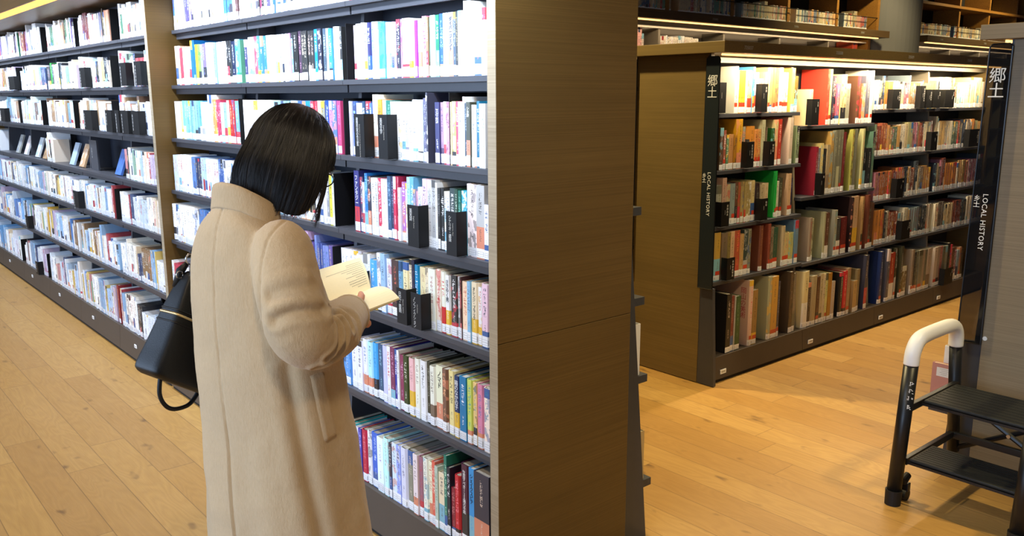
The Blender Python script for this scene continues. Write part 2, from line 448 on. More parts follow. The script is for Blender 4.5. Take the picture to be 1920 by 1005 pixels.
o.matrix_parent_inverse = Matrix.Translation((-LX(0), -1.8495, 0)); o['label'] = 'lower board of the wide brown wood end panel'
e = MB().box(1.4865, 1.4879, 1.8126, 1.8489, 0.0, 2.235).obj('panel_edge', 'veneer_edge', central)
e.matrix_parent_inverse = Matrix.Translation((-LX(0), -1.8495, 0))
# aisle side of the central case: leaning dark side frame, shelf ends
PC(MB().prism([(2.205, 0.0), (1.80, 0.0), (1.80, 2.118), (1.983, 2.118)], 1, 1.8495, 1.872), 'side_frame', 'steel')
for z in (1.20, 0.888, 0.606, 0.205):
    x = 2.272-0.092*z
    PC(MB().box(1.775, x, 1.8725, 4.55, z-0.028, z, 0.001), 'shelf', 'steel')
PC(MB().prism([(2.203, 0.02), (1.775, 0.02), (1.775, 0.17), (2.187, 0.17)], 1, 1.873, 4.55), 'kickboard', 'kick')
left_case, PL = tall_case('bookcase', 'long bookcase beyond the narrow wooden partition, left of the woman', 3, 9, 4.6385, 10.02)
for nm, par, a, b in (('partition', left_case, 4.601, 4.638), ('end_panel', left_case, 10.0205, 10.057)):
    o = MB().box(1.490, 1.80, a, b, 0.0, 2.60, 0.0015).obj(nm, 'veneer', par)
    o.matrix_parent_inverse = Matrix.Translation((-LX(0), -4.6385, 0)); o['label'] = 'brown wood upright board between the bookcases' if nm == 'partition' else 'brown wood end board'
e = MB().box(1.4885, 1.4899, 4.6015, 4.6375, 0.0, 2.60).obj('panel_edge', 'veneer_edge', left_case)
e.matrix_parent_inverse = Matrix.Translation((-LX(0), -4.6385, 0))

# ------------------------------------------------------------------ low cases
def low_case(name, label, yc, front, back, bays, grain, cap_y, rows_front, rail=True):
    """yc: middle of the case; front / back: +1 builds that face; end panel at x 3.70"""
    t = thing(name, label, 'bookcase', (3.70, yc, 0))
    inv = Matrix.Translation((-3.70, -yc, 0))
    def P(mb, nm, mat, lab=None):
        o = mb.obj(nm, mat); o.parent = t; o.matrix_parent_inverse = inv
        if lab: o['label'] = lab
        return o
    x1 = RX0+bays*BAY
    P(MB().box(3.70, 3.7435, yc-0.243, yc+0.243, 0.004, 1.774, 0.0015), 'end_panel', grain, 'plain brown wood end panel')
    P(MB().box(x1, x1+0.04, yc-0.243, yc+0.243, 0.004, 1.774, 0.0015), 'end_panel', grain)
    P(MB().box(3.655, x1+0.09, yc-cap_y, yc+cap_y, 1.775, 1.832, 0.002), 'cap', grain, 'overhanging wooden cap board')
    P(MB().box(RX0, x1, yc-0.006, yc+0.006, 0.022, 1.774), 'back_panel', 'back_steel')
    for sgn in ((-1,) if front else ()) + ((1,) if back else ()):
        def F(z): return yc + sgn*(3.02-RY(z))
        def pr(pts, a, b): return MB().prism([(F(z)-sgn*d if d is not None else yc, z) for d, z in pts], 0, a, b)
        # leaning dark side frame beside the end panel
        P(MB().prism([(yc+sgn*0.2435, 0.004), (F(0)+sgn*0.028, 0.004), (F(0.545)+sgn*0.04, 0.545), (F(0.55)-sgn*0.012, 0.551), (yc+sgn*0.252, 1.15), (yc+sgn*0.252, 1.774), (yc+sgn*0.2435, 1.774)], 0, 3.703, 3.725), 'side_frame', 'steel', 'leaning dark steel side frame')
        P(MB().box(RX0, x1, F(1.5)+(-sgn)*0.30 if False else min(yc+sgn*0.285, yc+sgn*0.293), max(yc+sgn*0.285, yc+sgn*0.293), 1.765, 1.7745), 'light_strip', 'led_warm')
        a_, b_ = sorted((F(1.7)-sgn*0.012, F(1.7)-sgn*0.030))
        P(MB().box(RX0, x1, a_, b_, 1.735, 1.762), 'top_rail', 'rail_dull')
        for k in range(bays):
            a, b = RX0+k*BAY+0.0015, RX0+(k+1)*BAY-0.0015
            rz = rows_front[k] if sgn == -1 else RZ
            for r, z in rz.items():
                if r == 'e': continue
                y0, y1 = sorted((F(z), yc+sgn*0.0065))
                P(MB().box(a, b, y0, y1, z-0.02, z, 0.001), 'shelf', 'steel')
            z = RZ['e']
            P(MB().prism([(F(0.022), 0.022), (F(z), z), (yc+sgn*0.0065, z), (yc+sgn*0.0065, 0.022)], 0, a, b), 'kickboard', 'kick')
            if k:
                j = RX0+k*BAY
                P(MB().prism([(F(z)-sgn*0.05, z+0.0005), (F(1.727)-sgn*0.05, 1.727), (yc+sgn*0.0066, 1.727), (yc+sgn*0.0066, z+0.0005)], 0, j-0.011, j+0.011), 'upright', 'rail_steel')
            y0, y1 = sorted((F(0.06)+sgn*0.002, F(0.06)+sgn*0.006))
            xl = RX0+k*BAY+0.085
            n = P(MB().box(xl-0.026, xl+0.026, y0, y1, 0.048, 0.072), 'number_plate', 'white_ink', 'small white number plate')
            if sgn == -1:
                d = MB().box(xl-0.017, xl+0.017, y0-0.0006, y0, 0.055, 0.066).obj('plate_number', 'grey_ink'); d.parent = n
        y0, y1 = sorted((F(0)-sgn*0.012, yc+sgn*0.0065))
        P(MB().box(RX0, x1, y0, y1, 0.0, 0.0215), 'toe_recess', 'dark')
    return t, P
local, PR = low_case('bookcase', 'low local history bookcase across the aisle with warm lit top shelf', 3.02, True, True, 4, 'veneer_local', 0.368,
                     {0: RZ, 1: RZ2, 2: RZ, 3: RZ})
near, PN = low_case('bookcase', 'grey brown end of the nearest low bookcase behind the step stool', 1.093, False, True, 2, 'veneer_near', 0.355, {0: RZ, 1: RZ})
for k in range(4):
    o = text('7350%d' % (37+k), 0.026, (RX0+k*BAY+0.075, 2.6505, 1.794), (1, 0, 0), (0, 0, 1), 'grey_ink', local, 'case_number', spacing=1.0)
    o.matrix_parent_inverse = Matrix.Translation((-3.70, -3.02, 0)); o['label'] = 'pale case number on the cap'

# dark acrylic sign boards standing off the ends
def acrylic():
    t = NT('smoked_acrylic', 0.08, 0.5)
    out = t.t.nodes['Material Output']; tr = t.n('ShaderNodeBsdfTransparent'); tr.inputs[0].default_value = (0.70, 0.70, 0.72, 1)
    t.base((0.012, 0.014, 0.018, 1)); mx = t.n('ShaderNodeMixShader'); mx.inputs[0].default_value = 0.45
    t.lk(tr.outputs[0], mx.inputs[1]); t.lk(t.b.outputs[0], mx.inputs[2]); t.lk(mx.outputs[0], out.inputs[0])
    return t.mat
MAT['acrylic'] = acrylic()
MAT['board_slate'] = plain('dark_slate_board', '262c2f', 0.3, 0.5)
MAT['edge_black'] = plain('black_board_edge', '101216', 0.3, 0.5)
def sign_board(label, yin, sgn, mat):
    """board in the plane x 3.69; yin its inner edge, sgn the side it reaches to"""
    t = thing('sign_board', label, 'sign', (3.69, yin, 0.545), 0, None)
    inv = Matrix.Translation((-3.69, -yin, -0.545))
    def Q(y): return yin + sgn*y
    pts = [(Q(0), 0.545), (Q(0.095), 0.545), (Q(0.083), 1.742)]
    for k in range(1, 6):
        a = k/6*PI/2; pts.append((Q(0.065+0.018*math.cos(a)), 1.742+0.016*math.sin(a)))
    pts += [(Q(0.010), 1.758), (Q(0.0), 1.748)]
    o = MB().prism(pts, 0, 3.687, 3.692).obj('board', mat); o.parent = t; o.matrix_parent_inverse = inv
    for z_ in (0.70, 1.60):
        q_ = MB().box(3.6921, 3.7029, min(Q(0.0005), Q(0.007)), max(Q(0.0005), Q(0.007)), z_-0.012, z_+0.012).obj('bracket', 'edge_black'); q_.parent = t; q_.matrix_parent_inverse = inv
    # thin dark rim
    rim = MB()
    for i in range(len(pts)):
        p, q = pts[i], pts[(i+1) % len(pts)]
        rim.tube([(3.6895, p[0], p[1]), (3.6895, q[0], q[1])], 0.003, 6)
    o = rim.obj('rim', 'edge_black'); o.parent = t; o.matrix_parent_inverse = inv
    def tx(s, size, y, z, vertical=False, rot=False):
        if rot: o = text(s, size, (3.6862, y, z), (0, 0, -1), (0, -1, 0), 'white_ink', t, spacing=1.1)
        else: o = text(s, size, (3.6862, y, z), (0, -1, 0), (0, 0, 1), 'white_ink', t, vertical=True, line=0.92)
        o.matrix_parent_inverse = inv
    c = Q(0.043)
    tx('郷土', 0.064, c, 1.614, True)
    tx('LOCAL HISTORY', 0.0285, c+0.006, 1.170, rot=True)
    tx('乡土', 0.027, c+0.028, 1.140, True)
    return t
sign_board('dark 郷土 LOCAL HISTORY sign board on the local history bookcase corner', 2.7835, -1, 'board_slate')
sign_board('dark sign board half hidden behind the wide brown end panel', 3.2565, 1, 'board_slate')
sign_board('see-through smoky 郷土 LOCAL HISTORY sign board on the nearest bookcase', 1.3365, 1, 'acrylic')
tag(MB().tube([(3.6995, 1.325, 0.572), (3.6985, 1.325, 0.572)], 0.009, 16).obj('sticker', 'white_ink'), 'small round white sticker on the grey brown end panel', 'sticker')

# ------------------------------------------------------------------ wall cases in the background
def wall_case(label, x0, x1, first):
    t = thing('bookcase', label, 'bookcase', (x0, 5.1, 0)); inv = Matrix.Translation((-x0, -5.1, 0))
    def P(mb, nm, mat):
        o = mb.obj(nm, mat); o.parent = t; o.matrix_parent_inverse = inv; return o
    P(MB().box(x0-0.02, x1+0.02, 4.60, 5.12, 2.165, 2.235, 0.002), 'fascia_shelf', 'fascia')
    P(MB().box(x0+0.1, x1-0.1, 4.66, 4.69, 2.156, 2.1645), 'light_strip', 'led_warm')
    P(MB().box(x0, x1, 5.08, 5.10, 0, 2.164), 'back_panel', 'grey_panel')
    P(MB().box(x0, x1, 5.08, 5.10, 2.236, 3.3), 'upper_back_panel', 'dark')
    for x in (x0, x1-0.05): P(MB().box(x, x+0.05, 4.80, 5.079, 0, 2.16), 'side_panel', 'shelf_wood')
    for x in (x0, x1-0.05): P(MB().box(x, x+0.05, 4.72, 5.079, 2.236, 3.3), 'side_panel', 'shelf_wood')
    k = 0
    j = first
    while j < x1-0.3:
        if j > x0+0.1:
            P(MB().box(j-0.012, j+0.012, 4.84, 5.079, 0.1, 2.12), 'upright', 'rail_steel')
            P(MB().box(j-0.02, j+0.02, 4.76, 5.079, 2.236, 3.3), 'upper_divider', 'shelf_wood')
        j += BAY
    P(MB().box(x0+0.05, x1-0.05, 4.82, 4.838, 2.115, 2.13), 'top_rail', 'rail')
    for z in (1.86, 1.5, 1.1, 0.7, 0.3): P(MB().box(x0+0.051, x1-0.051, 4.80, 5.079, z-0.02, z), 'shelf', 'steel')
    P(MB().box(x0+0.051, x1-0.051, 4.72, 5.079, 2.60, 2.63), 'upper_shelf', 'shelf_wood')
    P(MB().tube([(x0+0.05, 4.715, 2.375), (x1-0.05, 4.715, 2.375)], 0.004, 6), 'wire_rail', 'plate')
    for i in range(int((x1-x0)/1.2)):
        o = text('7350%02d' % (4+i), 0.026, (first-0.85+i*1.25, 4.599, 2.188), (1, 0, 0), (0, 0, 1), 'grey_ink', t, 'case_number', spacing=1.0)
        o.matrix_parent_inverse = inv
    return t
wall_case('tall wall bookcase in the background left of the grey column', 3.0, 9.25, 5.75)
wall_case('tall wall bookcase in the background right of the grey column', 10.2, 13.9, 11.35)
MAT['column'] = plain('grey_concrete', '6e6e70', 0.7, 0.3, 0, 3, 0.12)
struct(MB().tube([(9.735, 4.98, 0), (9.735, 4.98, ZC)], 0.45, 48).obj('trim_1', 'column', smooth=False))
bpy.data.objects['trim_1']['label'] = 'round grey column'

# ------------------------------------------------------------------ books
class Acc:
    def __init__(s): s.V = []; s.F = []; s.MI = []; s.C = []; s.T = []; s.B = []; s.I = []; s.U = []
    def face(s, pts, mi, c, t=(0, 0, 0), b=(0, 0, 0), info=(0, 0, 0), uv=None):
        n = len(s.V); s.V += pts; s.F.append(tuple(range(n, n+len(pts)))); s.MI.append(mi)
        s.C.append(c); s.T.append(t); s.B.append(b); s.I.append(info); s.U += (uv or [(-5, 0)]*len(pts))
    def mesh(s, name, mats):
        me = bpy.data.meshes.new(name); me.from_pydata(s.V, [], s.F)
        for m in mats: me.materials.append(MAT[m])
        me.polygons.foreach_set('material_index', s.MI)
        for nm, src in (('col', s.C), ('tcol', s.T), ('bcol', s.B)):
            a = me.attributes.new(nm, 'FLOAT_COLOR', 'FACE'); flat = []
            for c in src: flat += [c[0], c[1], c[2], 1.0]
            a.data.foreach_set('color', flat)
        a = me.attributes.new('info', 'FLOAT_VECTOR', 'FACE'); flat = []
        for c in s.I: flat += list(c)
        a.data.foreach_set('vector', flat)
        u = me.uv_layers.new(name='suv'); flat = []
        for c in s.U: flat += [c[0], c[1]]
        u.data.foreach_set('uv', flat); me.update(); return me

def book_geo(AC, AP, AL, M, sp, mi):
    t, h, d = sp['t']-0.0008, sp['h'], sp['d']; c, tc, bc = sp['c'], sp['tc'], sp['bc']; info = (t, h, sp['seed'])
    r = min(0.22*t, 0.008) if sp['round'] else min(0.05*t, 0.001); w = min(0.0022, t*0.12); hh = t/2
    out = [(-hh, d), (-hh, r), (-hh+0.18*t, 0), (hh-0.18*t, 0), (hh, r), (hh, d)]
    if not sp['round']: out = [(-hh, d), (-hh, 0.0006), (-hh+0.001, 0), (hh-0.001, 0), (hh, 0.0006), (hh, d)]
    inn = [(-hh+w, d), (-hh+w, r+w), (-hh+0.2*t, w), (hh-0.2*t, w), (hh-w, r+w), (hh-w, d)]
    def V(p, z): return tuple(M @ Vector((p[0], p[1], z)))
    for i in range(5):
        p, q = out[i], out[i+1]; sp_ = 1 <= i <= 3
        uv = [((p[0]+hh)/t, 0), ((q[0]+hh)/t, 0), ((q[0]+hh)/t, 1), ((p[0]+hh)/t, 1)] if sp_ else None
        AC.face([V(p, 0), V(q, 0), V(q, h), V(p, h)], mi[0], c, tc, bc, info, uv)
    cc = c if sum(c) < 1.2 else tuple(x*0.9 for x in c)
    for i in range(5):
        p, q, a, b = out[i], out[i+1], inn[i], inn[i+1]
        AC.face([V(p, h), V(q, h), V(b, h), V(a, h)], mi[0], cc)
        AC.face([V(a, h), V(b, h), V(b, h-0.004), V(a, h-0.004)], mi[0], cc)
    AC.face([V(out[0], 0), V(out[0], h), V(inn[0], h), V(inn[0], 0)], mi[0], cc); AC.face([V(out[5], h), V(out[5], 0), V(inn[5], 0), V(inn[5], h)], mi[0], cc)
    AC.face([V(p, 0) for p in out[::-1]], mi[0], cc)
    z = h-0.003; e = 0.00015; pc = sp['pc']
    q = [(inn[0][0]+e, d-0.003), (inn[0][0]+e, r+w+e), (inn[5][0]-e, r+w+e), (inn[5][0]-e, d-0.003)]
    AP.face([V(q[0], z), V(q[1], z), V(q[2], z), V(q[3], z)], mi[1], pc)
    AP.face([V(q[0], 0.003), V(q[0], z), V(q[3], z), V(q[3], 0.003)], mi[1], pc)
    AP.face([V(q[i], 0.003) for i in (3, 2, 1, 0)], mi[1], pc)
    AP.face([V(q[0], 0.003), V(q[1], 0.003), V(q[1], z), V(q[0], z)], mi[1], pc)
    AP.face([V(q[2], 0.003), V(q[3], 0.003), V(q[3], z), V(q[2], z)], mi[1], pc)
    AP.face([V(q[1], 0.003), V(q[2], 0.003), V(q[2], z), V(q[1], z)], mi[1], pc)
    if sp['lab']:
        # call number label folded round the spine
        g = 0.0007; z0, z1 = 0.004, 0.004+sp['lh']; sd = 0.012
        L = [(-hh-g, sd), (-hh-g, out[1][1]), (out[2][0], -g), (out[3][0], -g), (hh+g, out[4][1]), (hh+g, sd)]
        L = [(-hh-0.0003, sd)] + L[1:5] + [(hh+0.0003, sd)]
        L[1] = (-hh-0.0003, out[1][1]-g); L[4] = (hh+0.0003, out[4][1]-g)
        for i in range(1, 4):
            p, q2 = L[i], L[i+1]
            uv = [((p[0]+hh)/t, 0), ((q2[0]+hh)/t, 0), ((q2[0]+hh)/t, 1), ((p[0]+hh)/t, 1)]
            AL.face([V(p, z0), V(q2, z0), V(q2, z1), V(p, z1)], mi[2], sp['lc'], uv=uv)
        if sp['dot']:
            a, b = L[2], L[3]; z2 = z1+0.002
            AL.face([V(a, z2), V(b, z2), V(b, z2+0.022), V(a, z2+0.022)], mi[2], hx('c8442c'))

SPECS = []
def spec(case, along, z, t, h, c, tc, row, bay, **kw):
    rd = R0.random
    s = dict(case=case, along=along, z=z, t=t, h=h, c=hx(c), hexc=c, tc=hx(tc), hext=tc, row=row, bay=bay, seed=rd()*0.98+0.01,
             bc=hx(R0.choice(['e8e4dc', '3a5f9c', 'c23a48', 'e6b93c', '2b2b30', '7fb6c8', tc, tc, 'd98a6c'])),
             round=t > 0.022 and rd() < 0.6, pc=hx(R0.choice(['a39c8e', '98917f', '8c867c', 'b0aa9c'])), lab=True, lh=R0.uniform(0.026, 0.034),  # pc: paper greyed, shade on the page tops is put into its colour
             lc=hx(R0.choice(['f4f4f4', 'f4f4f4', 'eef0f4', 'e4e6ea'])), dot=False, lean=0.0, out=R0.uniform(0, 0.006))
    s['d'] = min(max(h*0.70, 0.11), 0.21)
    s.update(kw)
    if s.get('title'): s['tc'] = s['c']; s['seed'] = 0.5
    s['d'] = min(s['d'], {'L': 1.736-LX(z), 'R': 2.990-RY(z), 'W': 0.2, 'U': 0.2, 'X': 0.2}[case])
    SPECS.append(s); return s

COOLP = ['ffffff']*9+['fafaff', 'f2f4ff', 'eef2fa', 'fffaf0', 'fff6e6', 'e6eef8', 'd8e6f4', 'b9d2ee', '9cc3e6', '7fb0dc', '5a86c4', '35589a', '26355e', '23232a', '3a3a44', '55555e', 'cfd4da', 'c23a52', 'd8596a', 'f0a8c0', 'c9a0d0', 'efe6c8', 'e8d27a', '4d9c92', '8fc7b8', 'f2b98c', 'a6a6b4']
PALEP = ['ffffff']*8+['fafaf4', 'f4f0e6', 'f0e8da', 'ecdcc8', 'e6d2b4', 'e0e4e8', 'd0dce8', 'b8cce0', '8fb0d0', 'c88a8a', 'b44a50', '8f7050', '3c4c70', '2a2a30', 'dcc070', '8aa890', 'cbb8d0']
LOCALP = ['c8b898', 'b8a888', 'a89878', 'd8c8a0', 'c8a870', 'b89058', '987850', '887868', '78685a', '686058', '545048', '8c4c38', '743c30', 'd0c8b8', 'bcb4a4', 'a8a090', '9c9870', '586858', '384048', '283040', 'c08040', 'a06038', 'e0d8c0', '7c8c94', '946070']
PAPERP = ['e8dcc0', 'e0d0b0', 'd8c8a4', 'ddd2bc', 'cfc0a0', 'c8b490', 'e8e0cc', 'b8a888', 'c89888', '98a8b0', '6a7484', 'a88a60', 'd8b080', '8a7a6a', 'efe6d4', '5a6a8a', 'b05a50', '7aa08c']
TC = ['333333', '444450', '223355', 'aa3333', '666670', '226688', '887755', 'ffffff', '999999']
def tcol_for(c):
    l = sum(hx(c)); return R0.choice(['ffffff', 'e8e8e0', 'd8c890', 'cfd8e8']) if l < 0.75 else R0.choice(TC[:7])

def row_fill(case, a, b, z, row, bay, pal, hr, tr=(0.010, 0.034), gap=0.0, **kw):
    """books from a towards b; on the tall case the row runs towards smaller y"""
    sg = 1 if b > a else -1; p = a; run = 0; hcur = R0.uniform(*hr)
    while abs(b-p) > tr[1]+0.004 and (b-p)*sg > 0:
        t = R0.uniform(*tr)
        if run <= 0:
            run = R0.choice([1, 1, 1, 1, 2, 2, 3, 5]); c = R0.choice(pal); t0 = t; tc = tcol_for(c); hcur = R0.uniform(*hr)
            if R0.random() < 0.07: hcur = min(hcur+R0.uniform(0.02, 0.05), hr[1]+0.03)
            if gap and R0.random() < gap: p += sg*R0.uniform(0.03, 0.12)
        else: t = t0
        run -= 1
        spec(case, p+sg*t/2, z, t, hcur+R0.uniform(-0.001, 0.001), c, tc, row, bay, **kw); p += sg*t

ROWS = {
 'B0': '2.758|20,187,fef,636;29,191,fff,333;25,193,fff,9bc;21,183,ccd,333;23,191,336,fff;24,192,acf,359;30,191,ffd,999;38,188,5be,06a;24,184,fac,f9b;19,183,fad,f9b;16,183,fce,f9b;13,182,fcf,e9b;23,189,334,fff;8,188,d8e,a3b;42,190,fff,ddd;25,181,fff,99a;7,180,ddf,88b;14,179,93e,72b;28,183,fdf,c6c;25,189,f9b,c26;13,185,975,fff;10,183,565,443;27,188,cff,9cc;18,188,175,fff;22,190,25b,9cf;25,190,eff,aaa;24,191,99a,fff;15,190,456,bbb;13,191,333,a96;19,192,ffc,aaa;34,218,fff,654;25,196,fee,c8a;33,193,fff,d6a;24,192,fff,48c',
 'C0': '2.766|15,194,ddf,88a;30,194,347,9ce;36,188,eef,c66;26,194,246,fff;29,194,357,fff;14,188,57c,fff;34,217,ffe,999;36,200,e93,852;22,198,cde,9bc;30,197,276,9cb;29,194,eee,777;31,194,eee,333;31,192,fff,333;20,177,eee,889;18,188,fff,555;27,200,fff,667;17,191,eef,889;19,192,def,89a;17,205,557,bbc;10,244,445,aaa;g42;23,192,336,fff;16,192,a8a,546;14,194,fff,888;22,193,e9c,333;11,193,ec9,777;20,195,ee9,f6a;13,195,e46,fff;19,194,fff,555;11,209,fff,999;13,190,345,9ab;19,193,443,fff;19,185,eee,555;10,184,eef,77a;14,196,068,fff;10,189,eff,9ab;20,189,eee,579',
 'D0': '2.714|34,220,337,fff;21,200,446,ddd;14,182,def,99a;19,215,27c,9cf;22,206,334,fff;30,202,eee,222;20,203,ccc,888;20,204,c35,fff;39,203,eef,c57;22,215,357,9bd;16,215,335,99b;17,216,c35,fff;13,216,a24,c67;14,181,eee,666;29,201,a6b,fff;10,199,eee,757;18,220,aef,369;18,218,6ac,fff;15,183,99b,335;12,177,c9a,435;20,192,eef,358;32,220,ecd,336;25,218,ccc,667;22,220,bbb,555;11,213,eee,777;14,197,333,999;24,197,222,fff;13,190,eed,359;16,190,dde,889;26,202,344,fff;16,201,243,bcb;16,198,165,9dc;26,199,3ac,fff;50,225,fee,222;39,232,bbb,333;22,167,eef,358',
 'E0': '2.795|25,193,eef,679;29,194,eef,679;28,194,eef,679;28,194,eef,679;43,186,eef,679;31,194,ddd,888;17,193,eee,777;44,179,5ae,fff;30,208,eef,889;29,210,9bd,222;39,196,dde,888;42,198,433,c65;24,199,7ac,357;41,201,eda,544;20,217,edb,222;17,220,113,446;26,202,18b,fff;35,198,eda,a76;19,202,edb,876;38,201,eed,a66;25,204,edc,c33;24,200,eed,c33;27,193,eee,222;41,199,333,fff;12,199,ccc,777;9,198,422,c66;28,187,fdb,c53;17,192,8bd,346;36,193,edb,210;16,182,eee,b43;40,197,ecd,224',
 'F0': '2.805|44,119,223,889;48,135,59d,cdf;51,180,eef,334;36,190,eef,333;36,203,eef,369;35,199,bef,579;35,204,4ae,06a;30,206,357,9cd;34,207,ccf,bbd;22,211,eee,c24;27,214,735,d9b;14,212,239,fff;14,211,eee,777;22,199,835,dac;35,203,342,ddc;37,203,ebb,a77;24,208,eed,765;43,209,eee,333;18,213,332,998;33,204,eed,765;37,212,eec,333;30,212,754,fb8;34,213,ed9,333;30,205,136,fff;34,211,07a,fff;31,209,cd6,28a;19,206,ec8,28a;33,206,d8a,27a;39,204,fed,28a',
 'G0': '2.710|29,206,333,999;24,202,2aa,fff;24,196,eef,88a;22,198,44a,ccf;39,202,b24,e9a;32,208,eee,666;40,212,36c,cdf;40,207,eff,a8c;39,217,cff,999;17,209,334,ddd;29,214,def,445;25,215,9ae,446;41,217,dde,668;40,220,887,dcb;27,218,edd,555;27,217,967,b33;34,223,eed,666;19,218,eec,c55;19,227,d65,fdc;18,217,bcb,686;34,202,edb,555;16,272,276,dfd;18,237,123,fff;21,173,823,c88;28,225,c23,f9a;44,272,413,987;27,272,39d,fff;75,272,334,dcb',
 'B2': '4.558|58,195,fca,999;57,183,e45,c33;49,185,fff,bbb;49,183,fff,ccc;54,213,16a,05a;47,191,dd3,592;29,190,8c5,273;34,188,9ad,357;39,189,76b,ccf;50,193,fff,ddd;49,190,fff,555;27,189,8be,359;115,189,fff,54a;51,189,222,eee;45,185,124,fff;39,191,2ad,fff;29,187,6a8,386;33,185,336,fff;24,180,fff,aaa;23,179,433,777',
 'B1': '3.651|49,192,fff,ccc;36,193,e56,a34;31,193,48b,fff;28,192,37b,fff;33,190,37a,cdf;22,191,fff,75a;22,190,fff,59b;20,190,fff,444;20,189,fff,5b9;20,189,fff,333;20,188,fff,e77;20,188,fff,446;19,188,fff,469;19,187,fff,898;16,188,fff,b9c;24,188,c8c,fff;23,189,7ad,fff;42,190,222,fff;23,192,434,eac;56,190,333,fec;51,188,333,ecb;32,191,18d,fff;32,192,334,fff;35,190,456,cda;21,189,eff,99a;27,187,38c,fff;27,192,ffe,777;26,190,ffd,777;16,189,333,eee',
 'C2': '4.558|39,189,fff,c9c;32,189,fff,9ab;38,189,ee9,aa6;28,192,7bd,9df;27,192,8cd,def;27,192,6ab,fff;27,192,8bc,fff;27,192,7ac,357;26,192,9de,346;26,192,8bc,223;26,192,7ab,356;34,192,6ac,247;42,186,fff,aaa;43,186,fff,bbb;55,220,fff,456;54,199,e94,fff;48,197,b35,fcd;35,185,dff,58a;33,185,9cd,246;41,195,fff,888;60,197,b22,fda;47,193,7ae,fff',
 'C1': '3.701|38,197,fff,a9b;47,195,dde,99a;28,196,fff,aaa;36,194,fff,ccc;36,197,fff,999;35,197,ffe,bbb;35,196,ffe,9b9;34,196,efe,6a9;25,192,bef,468;34,189,9cd,357;33,192,8ce,fff;24,194,457,9ac;32,194,8ad,fff;32,193,9cc,234;31,195,def,357;31,195,abe,446;31,195,7ad,124;30,193,4bd,fff;44,193,28c,9cf;26,193,e45,fff;27,193,e45,fcc;34,195,ffc,333;28,193,998,555;26,197,14a,fff;29,195,d8a,359;34,195,57b,fbc;27,195,c47,fac',
 'a1': '3.918|107,264,ddc,998;15,230,ffe,876;57,231,f93,a53;18,231,eed,443;49,232,fd9,a43;20,264,5ae,246;42,223,dcc,a43;50,189,edb,765;38,227,998,fed;25,277,fd8,986;26,278,b96,e65;32,278,a85,e65;33,279,a85,d76;30,267,fdd,e65;60,227,fec,a54;71,270,fc6,a74;41,207,652,332;49,237,fc7,964',
 'b1': '3.854|31,229,543,b99;30,214,954,fff;22,189,586,ddc;42,192,b85,754;28,186,a72,543;60,275,c92,432;23,230,998,665;35,159,333,777;47,231,c83,521;36,207,c84,521;36,213,c95,632;36,263,bb9,776;18,222,654,998;74,214,252,898;38,262,cb8,885;32,264,a32,fcb;116,288,cba,987;126,219,786,ddd',
 'c1': '3.814|50,224,aa9,665;38,262,b98,654;41,225,ba8,876;41,226,899,454;27,231,643,aa8;24,229,964,a33;16,231,a96,875;16,230,a96,875;16,229,a96,875;17,228,a96,875;17,227,a96,875;17,226,a96,875;36,231,cb8,543;50,210,322,887;38,204,ba8,654;51,208,cb9,a54;78,271,2a4,1c4;26,211,ccb,776;40,228,443,bb9;81,248,ca8,985;27,220,224,77a',
 'd1': '3.790|59,269,b94,652;51,259,765,443;32,259,874,443;35,261,ca8,765;55,262,a53,f96;33,238,b96,322;40,258,344,aaa;34,258,887,332;110,267,743,a75;77,269,843,a65;28,248,876,443;50,240,354,776;73,242,ba8,987;44,198,cb8,886;60,193,bb7,887;38,263,68a,9ab',
 'e1': '3.770|144,338,222,dcb;33,321,733,a87;14,315,aaa,777;43,313,353,797;118,385,dba,c45;60,322,974,532;129,380,aa8,c76;63,375,c94,654;21,339,445,889;142,379,543,876;39,364,876,665;68,357,dc9,222;23,382,b97,765;54,380,c92,a62',
 'a2': '4.687|100,216,fda,b87;186,364,d43,e65;34,337,fd9,c95;21,298,334,ccc;26,299,223,fed;61,252,c67,fed;62,309,ed9,cba;49,252,998,553;123,302,643,876;32,254,b53,fca;51,254,da7,964;57,304,667,ccb;126,365,eed,3a8;119,330,654,cba',
 'b2': '4.670|158,298,823,ccb;32,289,778,ddd;33,317,dc8,a97;37,282,222,776;38,305,a97,876;48,386,b95,865;39,395,776,bb9;37,394,776,bb9;36,393,776,bb9;30,377,622,a77;95,408,aa5,c64;51,393,776,998;88,404,bb8,c54;47,266,222,ccc;64,264,222,bbb;54,371,576,b98;127,326,dcb,a32',
 'c2': '4.668|95,272,987,a33;23,266,bb9,443;131,294,aa8,998;48,286,643,cba;87,295,aa9,665;64,237,444,777;65,241,622,a66;71,359,322,543;60,364,ca8,543;75,354,b96,443;75,359,743,954;32,307,532,776;109,301,643,432;45,370,963,543',
 'e2': '4.708|42,283,322,987;67,317,a97,765;34,304,532,876;34,318,ba8,443;29,313,cb9,443;35,315,cc8,554;41,310,a72,654;49,248,ba9,765;93,294,222,ccb;49,297,c23,fcb;37,310,a86,765;93,215,b96,654;34,286,875,554;103,368,445,dcb;102,368,236,bcd;101,379,556,dcc;72,339,a32,fca;28,366,332,bbb;91,373,443,ccc;70,220,764,ddc;101,326,987,443;37,304,333,998;37,306,665,bba;60,307,887,554;42,305,a98,654;38,303,776,334;69,304,ba9,765;47,297,cba,543;44,299,a98,876;43,297,a66,ecb;43,292,665,aa9;40,291,998,554;57,307,222,876;30,288,b34,fcb;50,261,643,998;118,251,a75,876;55,233,222,887',
}

